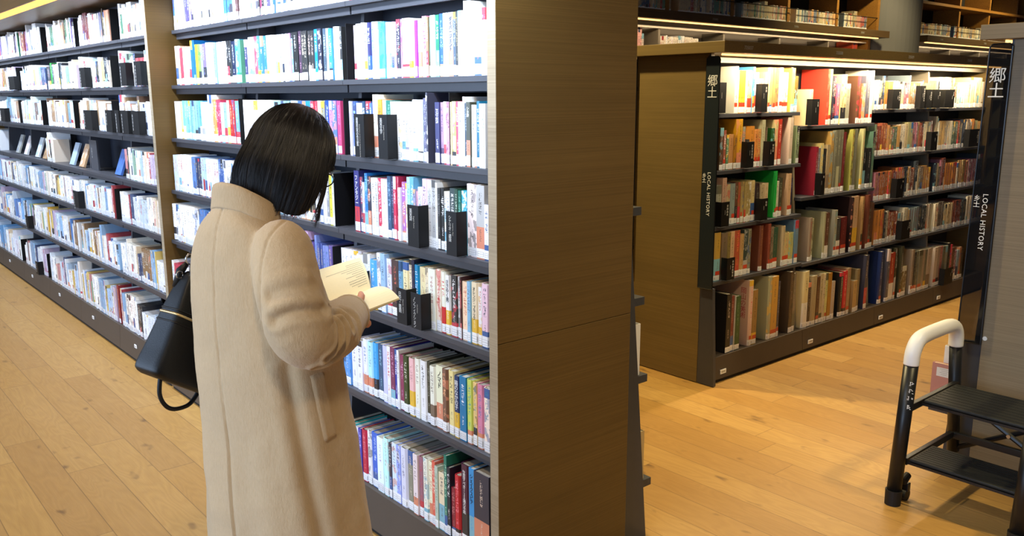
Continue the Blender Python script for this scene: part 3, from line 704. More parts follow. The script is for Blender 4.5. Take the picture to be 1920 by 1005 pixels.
def ex(c): return ''.join(ch*2 for ch in c)
ROWN = dict(A='top shelf', B='second shelf', C='third shelf', D='fourth shelf', E='fifth shelf', F='sixth shelf', G='bottom shelf')
BAYL = ['the bay by the wide panel', 'the bay behind the woman', 'the bay by the partition']
RBAY = ['first local history bay', 'second local history bay', 'third local history bay', 'fourth local history bay']
TITLES = {('B0', 26): 'ダイバージェント', ('C0', 30): 'シホ辞', ('D0', 0): 'ファンタジー', ('E0', 22): 'ささやく男', ('E0', 28): 'オレンジ・ブラック', ('F0', 20): 'ノマド', ('F0', 23): '箱のなかの子', ('G0', 25): '注目すべき125通の手紙',
          ('G0', 26): 'シェイクスピア'}
COVERS = {('G0', 27): ('シェイ', 0.030), ('D0', 34): ('イラスト', 0.016), ('e1', 4): ('岡山の美術', 0.040)}
for key, s in ROWS.items():
    st, body = s.split('|'); p = float(st); leftc = key[0].isupper()
    if leftc: z = LZ[key[0]]; bay = int(key[1])
    else: z = (RZ if key[1] == '1' else RZ2)[key[0]]; bay = int(key[1])-1
    hm = None if leftc else {('a', 0): 0.252, ('b', 0): 0.272, ('c', 0): 0.272, ('d', 0): 0.268, ('e', 0): 0.385, ('a', 1): 0.338, ('b', 1): 0.392, ('c', 1): 0.368, ('e', 1): 0.372}[(key[0], bay)]
    ti = -1
    for it in body.split(';'):
        if it[0] != 'g': ti += 1
        kw = {}
        if (key, ti) in TITLES: kw['title'] = TITLES[key, ti]
        if (key, ti) in COVERS: kw['cover'] = COVERS[key, ti]
        if it[0] == 'g': p -= int(it[1:])/1000; continue
        t, h, c, tc = it.split(','); t = int(t)/1000; h = int(h)/1000; c, tc = ex(c), ex(tc)
        if leftc:
            if p-t < 1.853: break
            n = 1
            if t > 0.047 and key not in ('G0', 'D0', 'E0', 'F0'): n = 2
            h = min(h, {'B': 0.228, 'C': 0.222, 'D': 0.222, 'E': 0.214, 'F': 0.268}.get(key[0], 0.272))
            for q in range(n):
                for j in (2.8186, 3.7186):
                    if p-t/n < j+0.0125 and p > j-0.0125: p = j-0.0125
                spec('L', p-t/n/2, z, t/n, h, c, tc, key[0], bay, **kw); p -= t/n
        else:
            h = min(h, hm); dot = R0.random() < 0.4
            lim = RX0+(bay+1)*BAY-0.012 if key[0] != 'e' else (4.70 if key == 'e1' else 99)
            if p+t > lim: t = lim-p
            if t < 0.008: break
            if key[0] == 'e':
                for j in (4.644, 5.544, 6.444):
                    if p+t > j-0.0125 and p < j+0.0125: p = j+0.0125
            if t > 0.066 and key[0] != 'e':
                tt = R0.uniform(0.022, 0.034); spec('R', p+t-tt/2, z, tt, h, c, tc, key[0], bay, dot=dot, d=0.21, out=0.0); p += t
            elif t > 0.08:
                tt = R0.uniform(0.035, 0.05); spec('R', p+t-tt/2, z, tt, h, c, tc, key[0], bay, dot=dot, d=0.25, out=0.0, **kw); p += t
            else: spec('R', p+t/2, z, t, h, c, tc, key[0], bay, dot=dot, d=min(h*0.72, 0.22)); p += t
YJ = lambda k: LY0+k*BAY
# rows not copied book by book
for k in range(3): row_fill('L', (4.595 if k == 2 else YJ(k+1)-0.004), max(YJ(k), 1.853), LZ['A'], 'A', k, ['ffffff']*12+['fff4fa', '5a50b0', '2a2a34', '4a86cc', 'e07830', 'c84a70', '6a4a4a', 'f4f4ff'], (0.185, 0.20))
row_fill('L', 4.585, YJ(2)+0.02, LZ['D'], 'D', 2, ['ffffff']*4+['b9d2ee', '35589a', '26355e', '5a86c4', '23232a', '7fb0dc', 'd8e6f4', 'eef2fa'], (0.18, 0.195), (0.014, 0.03))
row_fill('L', 3.70, 2.985, LZ['D'], 'D', 1, COOLP, (0.18, 0.195), (0.014, 0.03))
for t, c, tc in ((0.024, 'c8c8cc', '555555'), (0.030, 'e8e8f0', '334466'), (0.026, '8f9098', 'ffffff'), (0.022, 'e2d84a', '555533'), (0.016, 'd8d8d0', '777777')):
    y = 2.985-sum(x[0] for x in ((0.024,), (0.030,), (0.026,), (0.022,), (0.016,))[:len([s for s in SPECS if s.get('tagD')])])-t/2
    spec('L', y, LZ['D'], t, 0.192, c, tc, 'D', 1, tagD=1)
row_fill('L', 4.585, YJ(2)+0.02, LZ['E'], 'E', 2, ['ffffff']*6+['26355e', '3c5fa0', 'c8cce0', '5a86c4', 'e8e8f4', 'b8a8c0'], (0.185, 0.20), (0.016, 0.034))
row_fill('L', 3.70, 2.865, LZ['E'], 'E', 1, ['6a5aa0', '8a5a90', 'c8a8d0', 'f0f0ff', '4a5a9a', 'd06a80', '7a8ac8', '2a2a44', '9ab8e0'], (0.18, 0.19), (0.014, 0.026))
for r in 'FG':
    row_fill('L', 4.585, YJ(2)+0.02, LZ[r], r, 2, COOLP, (0.18, 0.21))
    row_fill('L', 3.70, 2.87, LZ[r], r, 1, COOLP, (0.18, 0.21))
ENDS = []
for k in range(3, 9):
    b = YJ(k)+0.02 if k > 3 else 4.645
    for r in 'ABCEFG':
        pal = {'A': ['ffffff']*14+['f6ecd8', '2e6a48', '2a2420', '7a3a44', 'f0b090', '8a8aa0', '6a5a9a'], 'B': PALEP, 'C': ['ffffff']*5+['e8f4f0', 'c8e0dc', 'f4ecdc', 'a08060', '6a5040', 'c8ccd4', '88a8b8']}.get(r, PALEP+COOLP[9:20])
        hr = {'A': (0.17, 0.205), 'B': (0.15, 0.20), 'C': (0.165, 0.195), 'F': (0.16, 0.22), 'G': (0.15, 0.24)}.get(r, (0.16, 0.19))
        end = b + (0.0 if R0.random() < 0.5 else R0.uniform(0.05, 0.15))
        if end > b+0.01: ENDS.append((end-0.012, r, k))
        big = {('G', 4): ('8a2028', 'e8d0c0', 0.245, 0.034), ('G', 5): ('ece4d8', 'b06060', 0.265, 0.030), ('F', 6): ('e0b040', 'f4f0e0', 0.225, 0.040)}.get((r, k))
        if big:
            if ENDS and ENDS[-1][1:] == (r, k): ENDS.pop()
            spec('L', b+big[3]/2+0.004, LZ[r], big[3], big[2], big[0], big[1], r, k); end = b+big[3]+0.008
        if (r, k) == ('B', 5): row_fill('L', YJ(6)-0.015, 7.20, LZ[r], r, k, pal, hr, (0.012, 0.030)); row_fill('L', 7.142, end, LZ[r], r, k, pal, hr, (0.012, 0.034)); continue
        row_fill('L', YJ(k+1)-0.015, end, LZ[r], r, k, pal, hr, (0.012, 0.034))
    # the display shelf: sparse, with leaning books
    if k in (3, 6, 8): row_fill('L', {3: YJ(3)+0.80, 6: 7.37, 8: YJ(8)+0.42}[k], 7.15 if k == 6 else b, LZ['D'], 'D', k, PALEP, (0.165, 0.19))
spec('L', 7.17, LZ['B'], 0.052, 0.19, '2f8a3c', 'e8e8d8', 'B', 5)
for y, c, ln in ((8.60, 'a8a8a0', 17), (8.28, 'd8d8d8', 20), (7.86, 'd4dade', 24), (7.60, 'b8946c', 26), (6.78, 'a8bcd0', 24), (6.52, 'c8a078', 26), (5.68, '4a74c0', 22)):
    spec('L', y, LZ['D'], 0.118, 0.165, c, c, 'D', int((y-LY0)/BAY), back=20 if ln else 6, d=0.014, round=False, lab=False, out=0.03, seed=0.3)
# red volume and the dark set at the near end of the bottom row
for bay in (2, 3):
    for r, z in RZ.items():
        if r == 'e' and bay == 2: row_fill('R', 6.72, RX0+3*BAY+0.5, z, r, bay, LOCALP, (0.19, 0.24), (0.014, 0.04)); continue
        if r == 'e': continue
        hr = {'a': (0.175, 0.20), 'b': (0.185, 0.215), 'c': (0.18, 0.21), 'd': (0.19, 0.225)}[r]
        row_fill('R', RX0+bay*BAY+0.012, RX0+(bay+1)*BAY-0.015, z, r, bay, (['f0e4c8']*4+LOCALP if r == 'a' else LOCALP), hr, (0.014, 0.042), dot=False)
# wall cases
for a, b in ((4.1, 9.1), (10.35, 13.7)):
    x = a
    while x < b-0.3:
        row_fill('W', x, min(x+0.82, b), 2.2355, 'upper', 0, PAPERP, (0.145, 0.165), (0.010, 0.020), y=4.77); x += 0.9
row_fill('W', 4.90, 5.35, 1.8605, 'lower', 0, ['ffffff', 'f4ecdc', 'e8d8c0'], (0.165, 0.19), (0.012, 0.024), y=4.87)
row_fill('W', 5.36, 5.62, 1.8605, 'lower', 0, ['e8a8a8', 'f0b8b0', 'f6e6d8'], (0.205, 0.225), (0.02, 0.03), y=4.87)
row_fill('W', 5.80, 6.35, 1.8605, 'lower', 0, ['ffffff', 'f8f0e0'], (0.19, 0.21), (0.02, 0.03), y=4.87)
row_fill('W', 9.00, 9.12, 1.8605, 'lower', 0, ['d8502c'], (0.27, 0.28), (0.02, 0.03), y=4.87)
for k in range(5): row_fill('W', 6.6+k*0.5, 6.9+k*0.5, 1.8605, 'lower', 0, PAPERP, (0.13, 0.15), (0.02, 0.03), y=4.87)
# upper shelf above the canopy of the long case
row_fill('U', 9.9, 4.7, 2.2005, 'canopy', 0, ['e0c8d0', 'b06070', '8890c0', 'f0f0ff', 'c8d0e0'], (0.17, 0.2))

def world_matrix(s):
    if s['case'] == 'L': loc = (LX(s['z'])+0.012+s['out'], s['along'], s['z']+0.0006); rz = -PI/2
    elif s['case'] == 'U': loc = (1.30, s['along'], s['z']+0.0006); rz = -PI/2
    elif s['case'] == 'R': loc = (s['along'], RY(s['z'])+0.012+s['out'], s['z']+0.0006); rz = 0
    else: loc = (s['along'], s['y'], s['z']+0.0006); rz = 0
    m = Matrix.Translation(loc) @ Matrix.Rotation(rz, 4, 'Z')
    if s.get('back'): m = m @ Matrix.Translation((0, 0, 0.0055)) @ Matrix.Rotation(math.radians(-s['back']), 4, 'X')
    if s['lean']:
        a = math.radians(s['lean']); m = m @ Matrix.Translation((0, 0, s['t']/2*abs(math.sin(a)))) @ Matrix.Rotation(a, 4, 'Y')
    return m
WOMAN_PX = [(540, 200), (610, 235), (638, 310), (612, 362), (590, 402), (600, 470), (600, 505), (677, 486), (740, 548), (690, 580), (668, 640), (645, 690), (690, 1010), (395, 1010), (375, 760), (262, 705), (310, 600), (350, 480), (365, 440), (405, 360), (443, 340), (445, 290), (470, 240)]
def inside(x, y, poly):
    c = False; j = len(poly)-1
    for i in range(len(poly)):
        a, b = poly[i], poly[j]
        if (a[1] > y) != (b[1] > y) and x < (b[0]-a[0])*(y-a[1])/(b[1]-a[1])+a[0]: c = not c
        j = i
    return c
def score(s):
    m = world_matrix(s); pts = [px_of(m @ Vector((x, 0, z))) for x in (-s['t']/2, s['t']/2) for z in (0, s['h'])]
    if any(p is None for p in pts): return 0
    cx = sum(p[0] for p in pts)/4; cy = sum(p[1] for p in pts)/4
    if not (0 < cx < 1830 and 0 < cy < 1000) or inside(cx, cy, WOMAN_PX) or 925 < cx < 1200: return 0
    if s['case'] == 'L' and cx > 914: return 0
    return abs(pts[0][0]-pts[2][0])*abs(pts[0][1]-pts[1][1])
# drop what would be hidden books overlapping nothing; rank by size in the photograph
order = sorted(range(len(SPECS)), key=lambda i: -score(SPECS[i]))
single = set(i for i in order[:300] if score(SPECS[i]) > 0)

def cname(h):
    r, g, b = (int(h[i:i+2], 16)/255 for i in (0, 2, 4)); mx, mn = max(r, g, b), min(r, g, b); v = mx; s = (mx-mn)/mx if mx else 0
    if mx == mn: hue = 0
    elif mx == r: hue = ((g-b)/(mx-mn)) % 6*60
    elif mx == g: hue = ((b-r)/(mx-mn)+2)*60
    else: hue = ((r-g)/(mx-mn)+4)*60
    if s < 0.10: return 'white' if v > 0.9 else 'pale grey' if v > 0.75 else 'grey' if v > 0.4 else 'black'
    if v < 0.25: return 'black'
    warm = hue < 62 or hue > 345
    if warm and s < 0.40 and hue < 62: return 'cream' if v > 0.85 else 'beige' if v > 0.66 else 'grey brown' if v > 0.4 else 'dark brown'
    nm = 'red' if hue < 14 or hue > 340 else 'orange' if hue < 36 else 'yellow' if hue < 66 else 'green' if hue < 165 else 'teal' if hue < 190 else 'blue' if hue < 250 else 'purple' if hue < 290 else 'pink'
    if nm == 'orange' and v < 0.8: return 'tan' if v > 0.55 else 'brown'
    if nm == 'yellow' and v < 0.7: return 'olive'
    if nm == 'red' and v < 0.6: return 'dark red'
    if nm == 'red' and s < 0.5: return 'pink'
    if v < 0.45: return 'dark '+nm
    if s < 0.42: return 'pale '+nm
    return nm
ONES = ['', 'first', 'second', 'third', 'fourth', 'fifth', 'sixth', 'seventh', 'eighth', 'ninth', 'tenth', 'eleventh', 'twelfth', 'thirteenth', 'fourteenth', 'fifteenth', 'sixteenth', 'seventeenth', 'eighteenth', 'nineteenth', 'twentieth']
def ordw(n):
    if n <= 20: return ONES[n]
    tens = {2: 'twenty', 3: 'thirty', 4: 'forty', 5: 'fifty'}[n//10]
    return ({20: 'twentieth', 30: 'thirtieth', 40: 'fortieth', 50: 'fiftieth'}[n] if n % 10 == 0 else tens+'-'+ONES[n % 10])
rank = {}
byrow = {}
for i, s in enumerate(SPECS): byrow.setdefault((s['case'], s['row'], s['bay']), []).append(i)
for key, l in byrow.items():
    l.sort(key=lambda i: -SPECS[i]['along'] if key[0] in 'LU' else SPECS[i]['along'])
    for n, i in enumerate(l): rank[i] = n+1
rest = Acc()
for i, s in enumerate(SPECS):
    if i in single:
        A, B, L = Acc(), Acc(), Acc(); I = Matrix()
        book_geo(A, B, L, I, s, (0, 0, 0))
        o = link('book', A.mesh('book', ['book'])); o.matrix_world = world_matrix(s)
        link('pages', B.mesh('pages', ['pages']), o); link('spine_label', L.mesh('spine_label', ['label']), o)
        if s.get('title') or s.get('cover'):
            ink = 'black_ink' if sum(s['c']) > 1.0 else 'white_ink'
            if s.get('title'):
                z_ = min(s['t']*0.62, s['h']*0.62/len(s['title']))
                text(s['title'], z_, (0, -0.0007, s['h']*0.93-z_*0.8), (1, 0, 0), (0, 0, 1), ink, o, 'title', vertical=True, line=0.86, depth=0.0002)
            else:
                tx, z_ = s['cover']
                if s['case'] == 'L': text(tx, z_, (s['t']/2-0.0003, 0.012, s['h']*(0.86 if tx[0] == 'イ' else 0.30)), (0, 1, 0), (0, 0, 1), ink, o, 'cover_title', depth=0.0002)
                else: text(tx, z_, (-s['t']/2+0.0003, 0.045, s['h']*0.88-z_*0.8), (0, -1, 0), (0, 0, 1), 'red_ink', o, 'cover_title', vertical=True, line=0.9, depth=0.0002)
        size = 'small face-out ' if s.get('back') else 'slim ' if s['t'] < 0.017 else 'thick ' if s['t'] > 0.037 else ''
        if s['h'] > 0.235: size = 'tall ' + ('thick ' if s['t'] > 0.037 else '')
        cn = cname(s['hexc'])
        if s['case'] == 'L':
            rn = ROWN[s['row']]; bn = BAYL[s['bay']] if s['bay'] < 3 else 'long left bookcase'
            if s['bay'] >= 3: rn += ', ' + ('nearest bay' if s['bay'] == 3 else ordw(s['bay']-2)+' bay')
            grp = ('books in the bookcase the woman faces' if s['bay'] < 3 else 'books in the long left bookcase')
        else:
            rn = {'a': 'top shelf', 'b': 'second shelf', 'c': 'third shelf', 'd': 'fourth shelf', 'e': 'bottom shelf'}[s['row']] if s['case'] == 'R' else 'wall shelf'
            bn = RBAY[s['bay']] if s['case'] == 'R' else 'the background'; grp = 'books in the local history bookcase'
        tag(o, f"{size}{cn} book, {ordw(rank[i])} from left, {rn}, {bn}", 'book', grp)
    else:
        if s['case'] == 'L' and s['bay'] < 3 and score(s) == 0 and s['along'] < 1.86: continue
        book_geo(rest, rest, rest, world_matrix(s), s, (0, 1, 2))
tag(link('books', rest.mesh('books', ['book', 'pages', 'label'])), 'remaining smaller and farther library books filling the shelves', 'books', None, 'stuff')

# two books whose ends show on the far side of the wide panel
for z, y, h, c, tc, lab in ((0.6065, 1.95, 0.185, 'f0f0f0', '2a3a7a', 'white and navy book end on the aisle side behind the wide panel, upper'),
                            (0.2055, 1.95, 0.185, 'c8b080', '443020', 'tan book end on the aisle side behind the wide panel, lower')):
    x = 2.238-0.092*z
    s = spec('X', 0, z, 0.03, h, c, tc, 'x', 0); SPECS.pop(); s['bc'] = hx('26347a') if 'navy' in lab else hx('5a4030')
    s['round'] = False
    A, B, L = Acc(), Acc(), Acc(); book_geo(A, B, L, Matrix(), s, (0, 0, 0))
    o = link('book', A.mesh('book', ['book'])); o.matrix_world = Matrix.Translation((x, 1.895, z+0.0006)) @ Matrix.Rotation(PI/2, 4, 'Z')
    link('pages', B.mesh('pages', ['pages']), o); link('spine_label', L.mesh('spine_label', ['label']), o)
    tag(o, lab, 'book', 'books on the aisle side of the central case')

# big pale book with pink lettering on the bottom local history shelf, written cover
def on_cover(match, fn):
    for o in COL.objects:
        if o.name.startswith('book') and o.get('label') and match in o['label']: fn(o); return

# ------------------------------------------------------------------ black shelf dividers and bookends
def divider_L(label, z, ya, yb, h, jp=None, en=None, z0=0.004, out=0.03, size=0.0148):
    """folded plate in front of the spines of the tall case; ya is its far edge"""
    x = LX(z)-out
    t = thing('shelf_divider', label, 'shelf divider', (x, yb, z), 0, 'black shelf dividers')
    inv = Matrix.Translation((-x, -yb, -z))
    m = MB().box(x, x+0.002, yb, ya, z+z0, z+h, 0.0006)
    o = m.obj('front_plate', 'plate'); o.parent = t; o.matrix_parent_inverse = inv
    o = MB().box(x+0.0021, LX(z)+0.010, yb, yb+0.002, z+z0, z+h).box(x+0.012, LX(z)+0.008, yb-0.0, ya-0.01, z+0.0003, z+0.0015).obj('side_plate', 'plate'); o.parent = t; o.matrix_parent_inverse = inv
    if jp:
        a = text(jp, size, (x-0.0004, ya-0.019-size*0.1, z+h-0.016-size*0.55), (0, -1, 0), (0, 0, 1), 'sign_ink', t, vertical=True, line=0.83, depth=0.0002); a.matrix_parent_inverse = inv
        if en: a = text(en, size*0.42, (x-0.0004, ya-0.019-size*1.05, z+h-0.035), (0, 0, -1), (0, -1, 0), 'grey_ink', t, depth=0.0002); a.matrix_parent_inverse = inv
    return t
divider_L('black shelf divider for collected works, left of the pair on the third shelf', LZ['C'], 2.660, 2.594, 0.152, '複数作家の作品集', 'Collections of Works by Multiple Authors')
divider_L('black shelf divider for English and American literature, right of the pair on the third shelf', LZ['C'], 2.504, 2.446, 0.152, '英米文学', 'English Literature', size=0.0155)
divider_L('black shelf divider for English poetry, left of the two on the fourth shelf', LZ['D'], 2.307, 2.244, 0.140, '英米詩', 'English Poetry', size=0.0155)
divider_L('black shelf divider for scenarios and plays, right of the two on the fourth shelf', LZ['D'], 2.095, 2.042, 0.140, 'シナリオ・戯曲', 'Scenarios, Plays', size=0.0138)
divider_L('black shelf divider for diaries and letters, left of the pair on the fifth shelf', LZ['E'], 2.353, 2.294, 0.125, '日記・書簡', 'Diaries, Letters', size=0.017)
divider_L('black shelf divider for nonfiction, right of the pair on the fifth shelf', LZ['E'], 2.268, 2.211, 0.123, 'ノンフィクション', 'Nonfiction', size=0.0155)
divider_L('blank black shelf divider behind the open book, fifth shelf', LZ['E'], 2.658, 2.588, 0.138)
MAT['marks'] = plain('small_white_marks', 'c8c8c4', 0.5)
def marks_L(t, x, ya, z, h):
    m = MB(); yy = ya-0.02; zz = z+h-0.02
    for k in range(R0.choice([4, 5, 6])):
        for q in range(4):
            w = R0.uniform(0.004, 0.011); m.box(x-0.0006, x-0.0001, yy-w/2, yy+w/2, zz-0.0022, zz); zz -= 0.0038
        m.box(x-0.0006, x-0.0001, yy-0.001, yy+0.001, zz+0.004, zz+0.015); zz -= 0.0035
    o = m.obj('lettering', 'marks', t); o.matrix_parent_inverse = Matrix.Translation((-t.location.x, -t.location.y, -t.location.z))
for n, (r, ya, yb, h) in enumerate((('B', 8.475, 8.24, 0.115), ('B', 6.217, 6.09, 0.13), ('B', 5.356, 5.237, 0.135), ('B', 5.084, 4.973, 0.135),
                     ('C', 8.857, 8.671, 0.12), ('C', 6.13, 5.95, 0.13), ('C', 5.643, 5.52, 0.135), ('C', 5.448, 5.375, 0.135), ('C', 5.334, 5.205, 0.135), ('C', 5.137, 5.015, 0.135), ('E', 6.428, 6.30, 0.12), ('F', 7.95, 7.85, 0.11), ('G', 7.62, 7.54, 0.11))):
    cnt = ordw(1+sum(1 for q in ((8.475, 'B'), (6.217, 'B'), (5.356, 'B'), (5.084, 'B'), (8.857, 'C'), (6.13, 'C'), (5.643, 'C'), (5.448, 'C'), (5.334, 'C'), (5.137, 'C')) if q[1] == r and q[0] > ya))
    t = divider_L(f'black shelf divider, {cnt} from left, {ROWN[r]}, long left bookcase', LZ[r], ya, yb, h)
    marks_L(t, t.location.x, ya, LZ[r], h)
def end_plate_L(y, z, h, label):
    tag(MB().box(LX(z)+0.012, 1.74, y-0.0015, y+0.0015, z+0.0005, z+h, 0.0005).box(LX(z)+0.06, 1.70, y-0.0015-0.014, y-0.0015, z+0.0003, z+0.0018).obj('bookend', 'plate'), label, 'bookend', 'black bookends')
end_plate_L(2.804, LZ['B'], 0.198, 'black bookend beside white and blue books, second shelf, behind divider gap')
end_plate_L(2.804, LZ['C'], 0.205, 'black bookend closing the row behind the woman, third shelf')
end_plate_L(2.862, LZ['D'], 0.200, 'black bookend after the yellow book, fourth shelf')
end_plate_L(2.855, LZ['E'], 0.190, 'black bookend left of the white set, fifth shelf')
end_plate_L(3.737, LZ['C'], 0.203, 'black bookend near the partition bay end, third shelf')
end_plate_L(2.155, LZ['C'], 0.222, 'tall black bookend right of the middle of the third shelf')

t = thing('display_sign', 'charcoal display sign with pale lettering between the face-out books, long left bookcase', 'sign', (LX(1.1)+0.05, 6.21, LZ['D']))
x_ = LX(1.1)+0.05
o = MB().box(x_, x_+0.012, 6.13, 6.30, LZ['D']+0.0006, LZ['D']+0.200, 0.001).obj('sign_panel', 'steel', t); o.matrix_parent_inverse = Matrix.Translation((-x_, -6.21, -LZ['D']))
marks_L(t, x_, 6.27, LZ['D'], 0.17)
for y, r, k in ENDS:
    if k < 8: end_plate_L(y, LZ[r], 0.19, f"black bookend, {ROWN[r]}, {'nearest' if k == 3 else ordw(k-2)} bay of the long left bookcase")

def divider_R(label, z, xa, xb, h, k):
    """folded plate in front of the spines of the low case"""
    y = RY(z)-0.03
    t = thing('shelf_divider', label, 'shelf divider', (xa, y, z), 0, 'black shelf dividers')
    inv = Matrix.Translation((-xa, -y, -z))
    o = MB().box(xa, xb, y, y+0.002, z+0.006, z+h, 0.0006).obj('front_plate', 'plate'); o.parent = t; o.matrix_parent_inverse = inv
    o = MB().box(xa, xa+0.002, y+0.0021, y+0.04, z+0.006, z+h).box(xa+0.0021, xb-0.004, y+0.006, y+0.04, z+0.0003, z+0.0015).obj('side_plate', 'plate'); o.parent = t; o.matrix_parent_inverse = inv
    m = MB(); w = xb-xa; cx = xb-0.018; zz = z+h-0.018
    for q in range(k):
        for _ in range(3):
            a = R0.uniform(0.004, 0.008); m.box(cx-a, cx+a, y-0.0006, y-0.0001, zz-0.002, zz); zz -= 0.0042
        m.box(cx-0.001, cx+0.001, y-0.0006, y-0.0001, zz+0.004, zz+0.014); zz -= 0.003
    m.box(cx-0.022, cx-0.0205, y-0.0006, y-0.0001, z+h*0.5, z+h*0.68)
    o = m.obj('lettering', 'marks'); o.parent = t; o.matrix_parent_inverse = inv
for r, bay, xa, xb, h, k in (('a', 0, 3.80, 3.862, 0.165, 0), ('a', 0, 4.19, 4.25, 0.16, 2), ('a', 1, 4.71, 4.789, 0.16, 2), ('b', 0, 4.045, 4.108, 0.15, 5), ('b', 0, 4.255, 4.312, 0.145, 3),
                             ('c', 0, 3.80, 3.871, 0.14, 4), ('c', 0, 4.17, 4.236, 0.13, 2), ('d', 0, 3.84, 3.911, 0.13, 6), ('b', 1, 4.805, 4.852, 0.14, 1), ('a', 2, 5.72, 5.829, 0.135, 4), ('a', 2, 6.13, 6.196, 0.16, 6),
                             ('a', 2, 6.225, 6.305, 0.135, 4), ('a', 2, 6.34, 6.442, 0.135, 2), ('a', 2, 6.52, 6.675, 0.135, 2), ('b', 2, 6.30, 6.40, 0.14, 1), ('b', 3, 6.95, 7.13, 0.14, 6), ('c', 2, 5.78, 5.886, 0.14, 1), ('d', 2, 5.86, 5.987, 0.14, 3), ('e', 2, 6.55, 6.697, 0.13, 2)):
    z = (RZ2 if bay == 1 else RZ)[r]
    DR = [q for q in COL.objects if q.get('dkey') == f'{r}{bay}']
    divider_R(f"black shelf divider, {ordw(len(DR)+1)} from left, {dict(a='top', b='second', c='third', d='fourth', e='bottom')[r]} shelf, {RBAY[bay]}", z, xa, xb, h, k)
    [q for q in COL.objects if q.name.startswith('shelf_divider')][-1]['dkey'] = f'{r}{bay}'
for q in COL.objects:
    if 'dkey' in q: del q['dkey']
# ------------------------------------------------------------------ the reading woman
WOM = Vector((0.809, 1.83, 0)); wy = math.radians(76)
WF = Vector((math.sin(wy), math.cos(wy), 0)); WR = Vector((math.cos(wy), -math.sin(wy), 0)); WU = Vector((0, 0, 1))
WM = Matrix((WF, WR, WU)).transposed().to_4x4()      # local (forward, right, up); a mirrored frame, so points only
def wp(a, b, c): return WOM + WF*a + WR*b + WU*c
def crom(keys, n):
    """smooth interpolation of tuples"""
    out = []; m = len(keys)
    for i in range(m-1):
        p0, p1, p2, p3 = (keys[max(i-1, 0)], keys[i], keys[i+1], keys[min(i+2, m-1)])
        for k in range(n):
            t = k/n
            out.append(tuple(0.5*((2*b)+(-a+c)*t+(2*a-5*b+4*c-d)*t*t+(-a+3*b-3*c+d)*t**3) for a, b, c, d in zip(p0, p1, p2, p3)))
    out.append(keys[-1]); return out

def remeshed(mb, name, mat, voxel, smooth=4, fac=0.5):
    bmesh.ops.recalc_face_normals(mb.bm, faces=mb.bm.faces[:])
    me = bpy.data.meshes.new(name); mb.bm.to_mesh(me); mb.bm.free()
    o = bpy.data.objects.new('tmp', me); COL.objects.link(o)
    md = o.modifiers.new('r', 'REMESH'); md.mode = 'VOXEL'; md.voxel_size = voxel
    sm = o.modifiers.new('s', 'SMOOTH'); sm.iterations = smooth; sm.factor = fac
    dg = bpy.context.evaluated_depsgraph_get(); dg.update()
    out = bpy.data.meshes.new_from_object(o.evaluated_get(dg)); bpy.data.objects.remove(o)
    out.name = name; out.materials.clear(); out.materials.append(MAT[mat])
    for p in out.polygons: p.use_smooth = True
    return out

def wool():
    t = NT('camel_wool', 0.92, 0.15)
    p = t.obj()
    n1 = t.noise(p, 9, 4, 0.6); x = t.xyz(p)
    fib = t.noise(t.comb(t.m('MULTIPLY', x[0], 230), t.m('MULTIPLY', x[1], 230), t.m('MULTIPLY', x[2], 75)), 1.0, 5, 0.75)
    c = t.mix(n1, (*hx('cdb189'), 1), (*hx('d6bc96'), 1))
    c = t.mix(t.m('MULTIPLY', fib, 0.50), c, (*hx('9c8058'), 1))
    t.base(c); t.bump(t.m('ADD', fib, t.m('MULTIPLY', n1, 0.2)), 0.8, 0.0022)
    t.b.inputs['Sheen Weight'].default_value = 0.25; t.b.inputs['Sheen Roughness'].default_value = 0.5
    return t.mat
MAT['wool'] = wool()
def skin():
    t = NT('skin', 0.5, 0.4)
    n = t.noise(t.obj(), 40, 3)
    t.base(t.mix(n, (*hx('d69a78'), 1), (*hx('c9876a'), 1)))
    t.b.inputs['Subsurface Weight'].default_value = 0.12; t.b.inputs['Subsurface Radius'].default_value = (0.01, 0.004, 0.002)
    t.b.inputs['Subsurface Scale'].default_value = 0.5
    return t.mat
MAT['skin'] = skin()
def hairm():
    t = NT('black_brown_hair', 0.36, 0.6)
    uv = t.n('ShaderNodeUVMap', uv_map='strand').outputs[0]; u, v, _ = t.xyz(uv)
    n = t.noise(t.comb(t.m('MULTIPLY', u, 520), t.m('MULTIPLY', v, 5), 0.0), 1.0, 4, 0.7)
    n2 = t.noise(t.comb(t.m('MULTIPLY', u, 90), t.m('MULTIPLY', v, 2.5), 3.0), 1.0, 3, 0.6)
    t.base(t.mix(n, (*hx('090706'), 1), (*hx('1f1611'), 1)))
    t.put(t.b.inputs['Roughness'], t.m('MULTIPLY_ADD', n, 0.25, 0.30))
    t.bump(t.m('ADD', n, t.m('MULTIPLY', n2, 1.2)), 0.9, 0.0022)
    t.b.inputs['Anisotropic'].default_value = 0.5
    return t.mat
MAT['hair'] = hairm()
MAT['leather'] = plain('black_leather', '060708', 0.45, 0.35, 0, 40, 0.15, 0.35, 420)
MAT['gold'] = plain('pale_gold_zip', 'd8c08a', 0.3, 0.5, 0.8)
MAT['chrome'] = plain('silver_ring', 'c8c8c8', 0.2, 0.5, 1.0)
MAT['tights'] = plain('black_tights', '121214', 0.7)
MAT['frame'] = plain('dark_glasses_frame', '1a1412', 0.3)
MAT['eye'] = plain('eye_white', 'e8e4e0', 0.2)
MAT['paper'] = plain('cream_paper', 'f8e9bc', 0.75, 0.2, 0, 200, 0.03)
MAT['navy'] = plain('black_trousers', '17181c', 0.85)

person = thing('person', 'woman with black bob hair and long camel coat reading an open book', 'person', tuple(WOM))
pinv = Matrix.Translation(tuple(-WOM))
def PP(o): o.parent = person; o.matrix_parent_inverse = pinv; return o

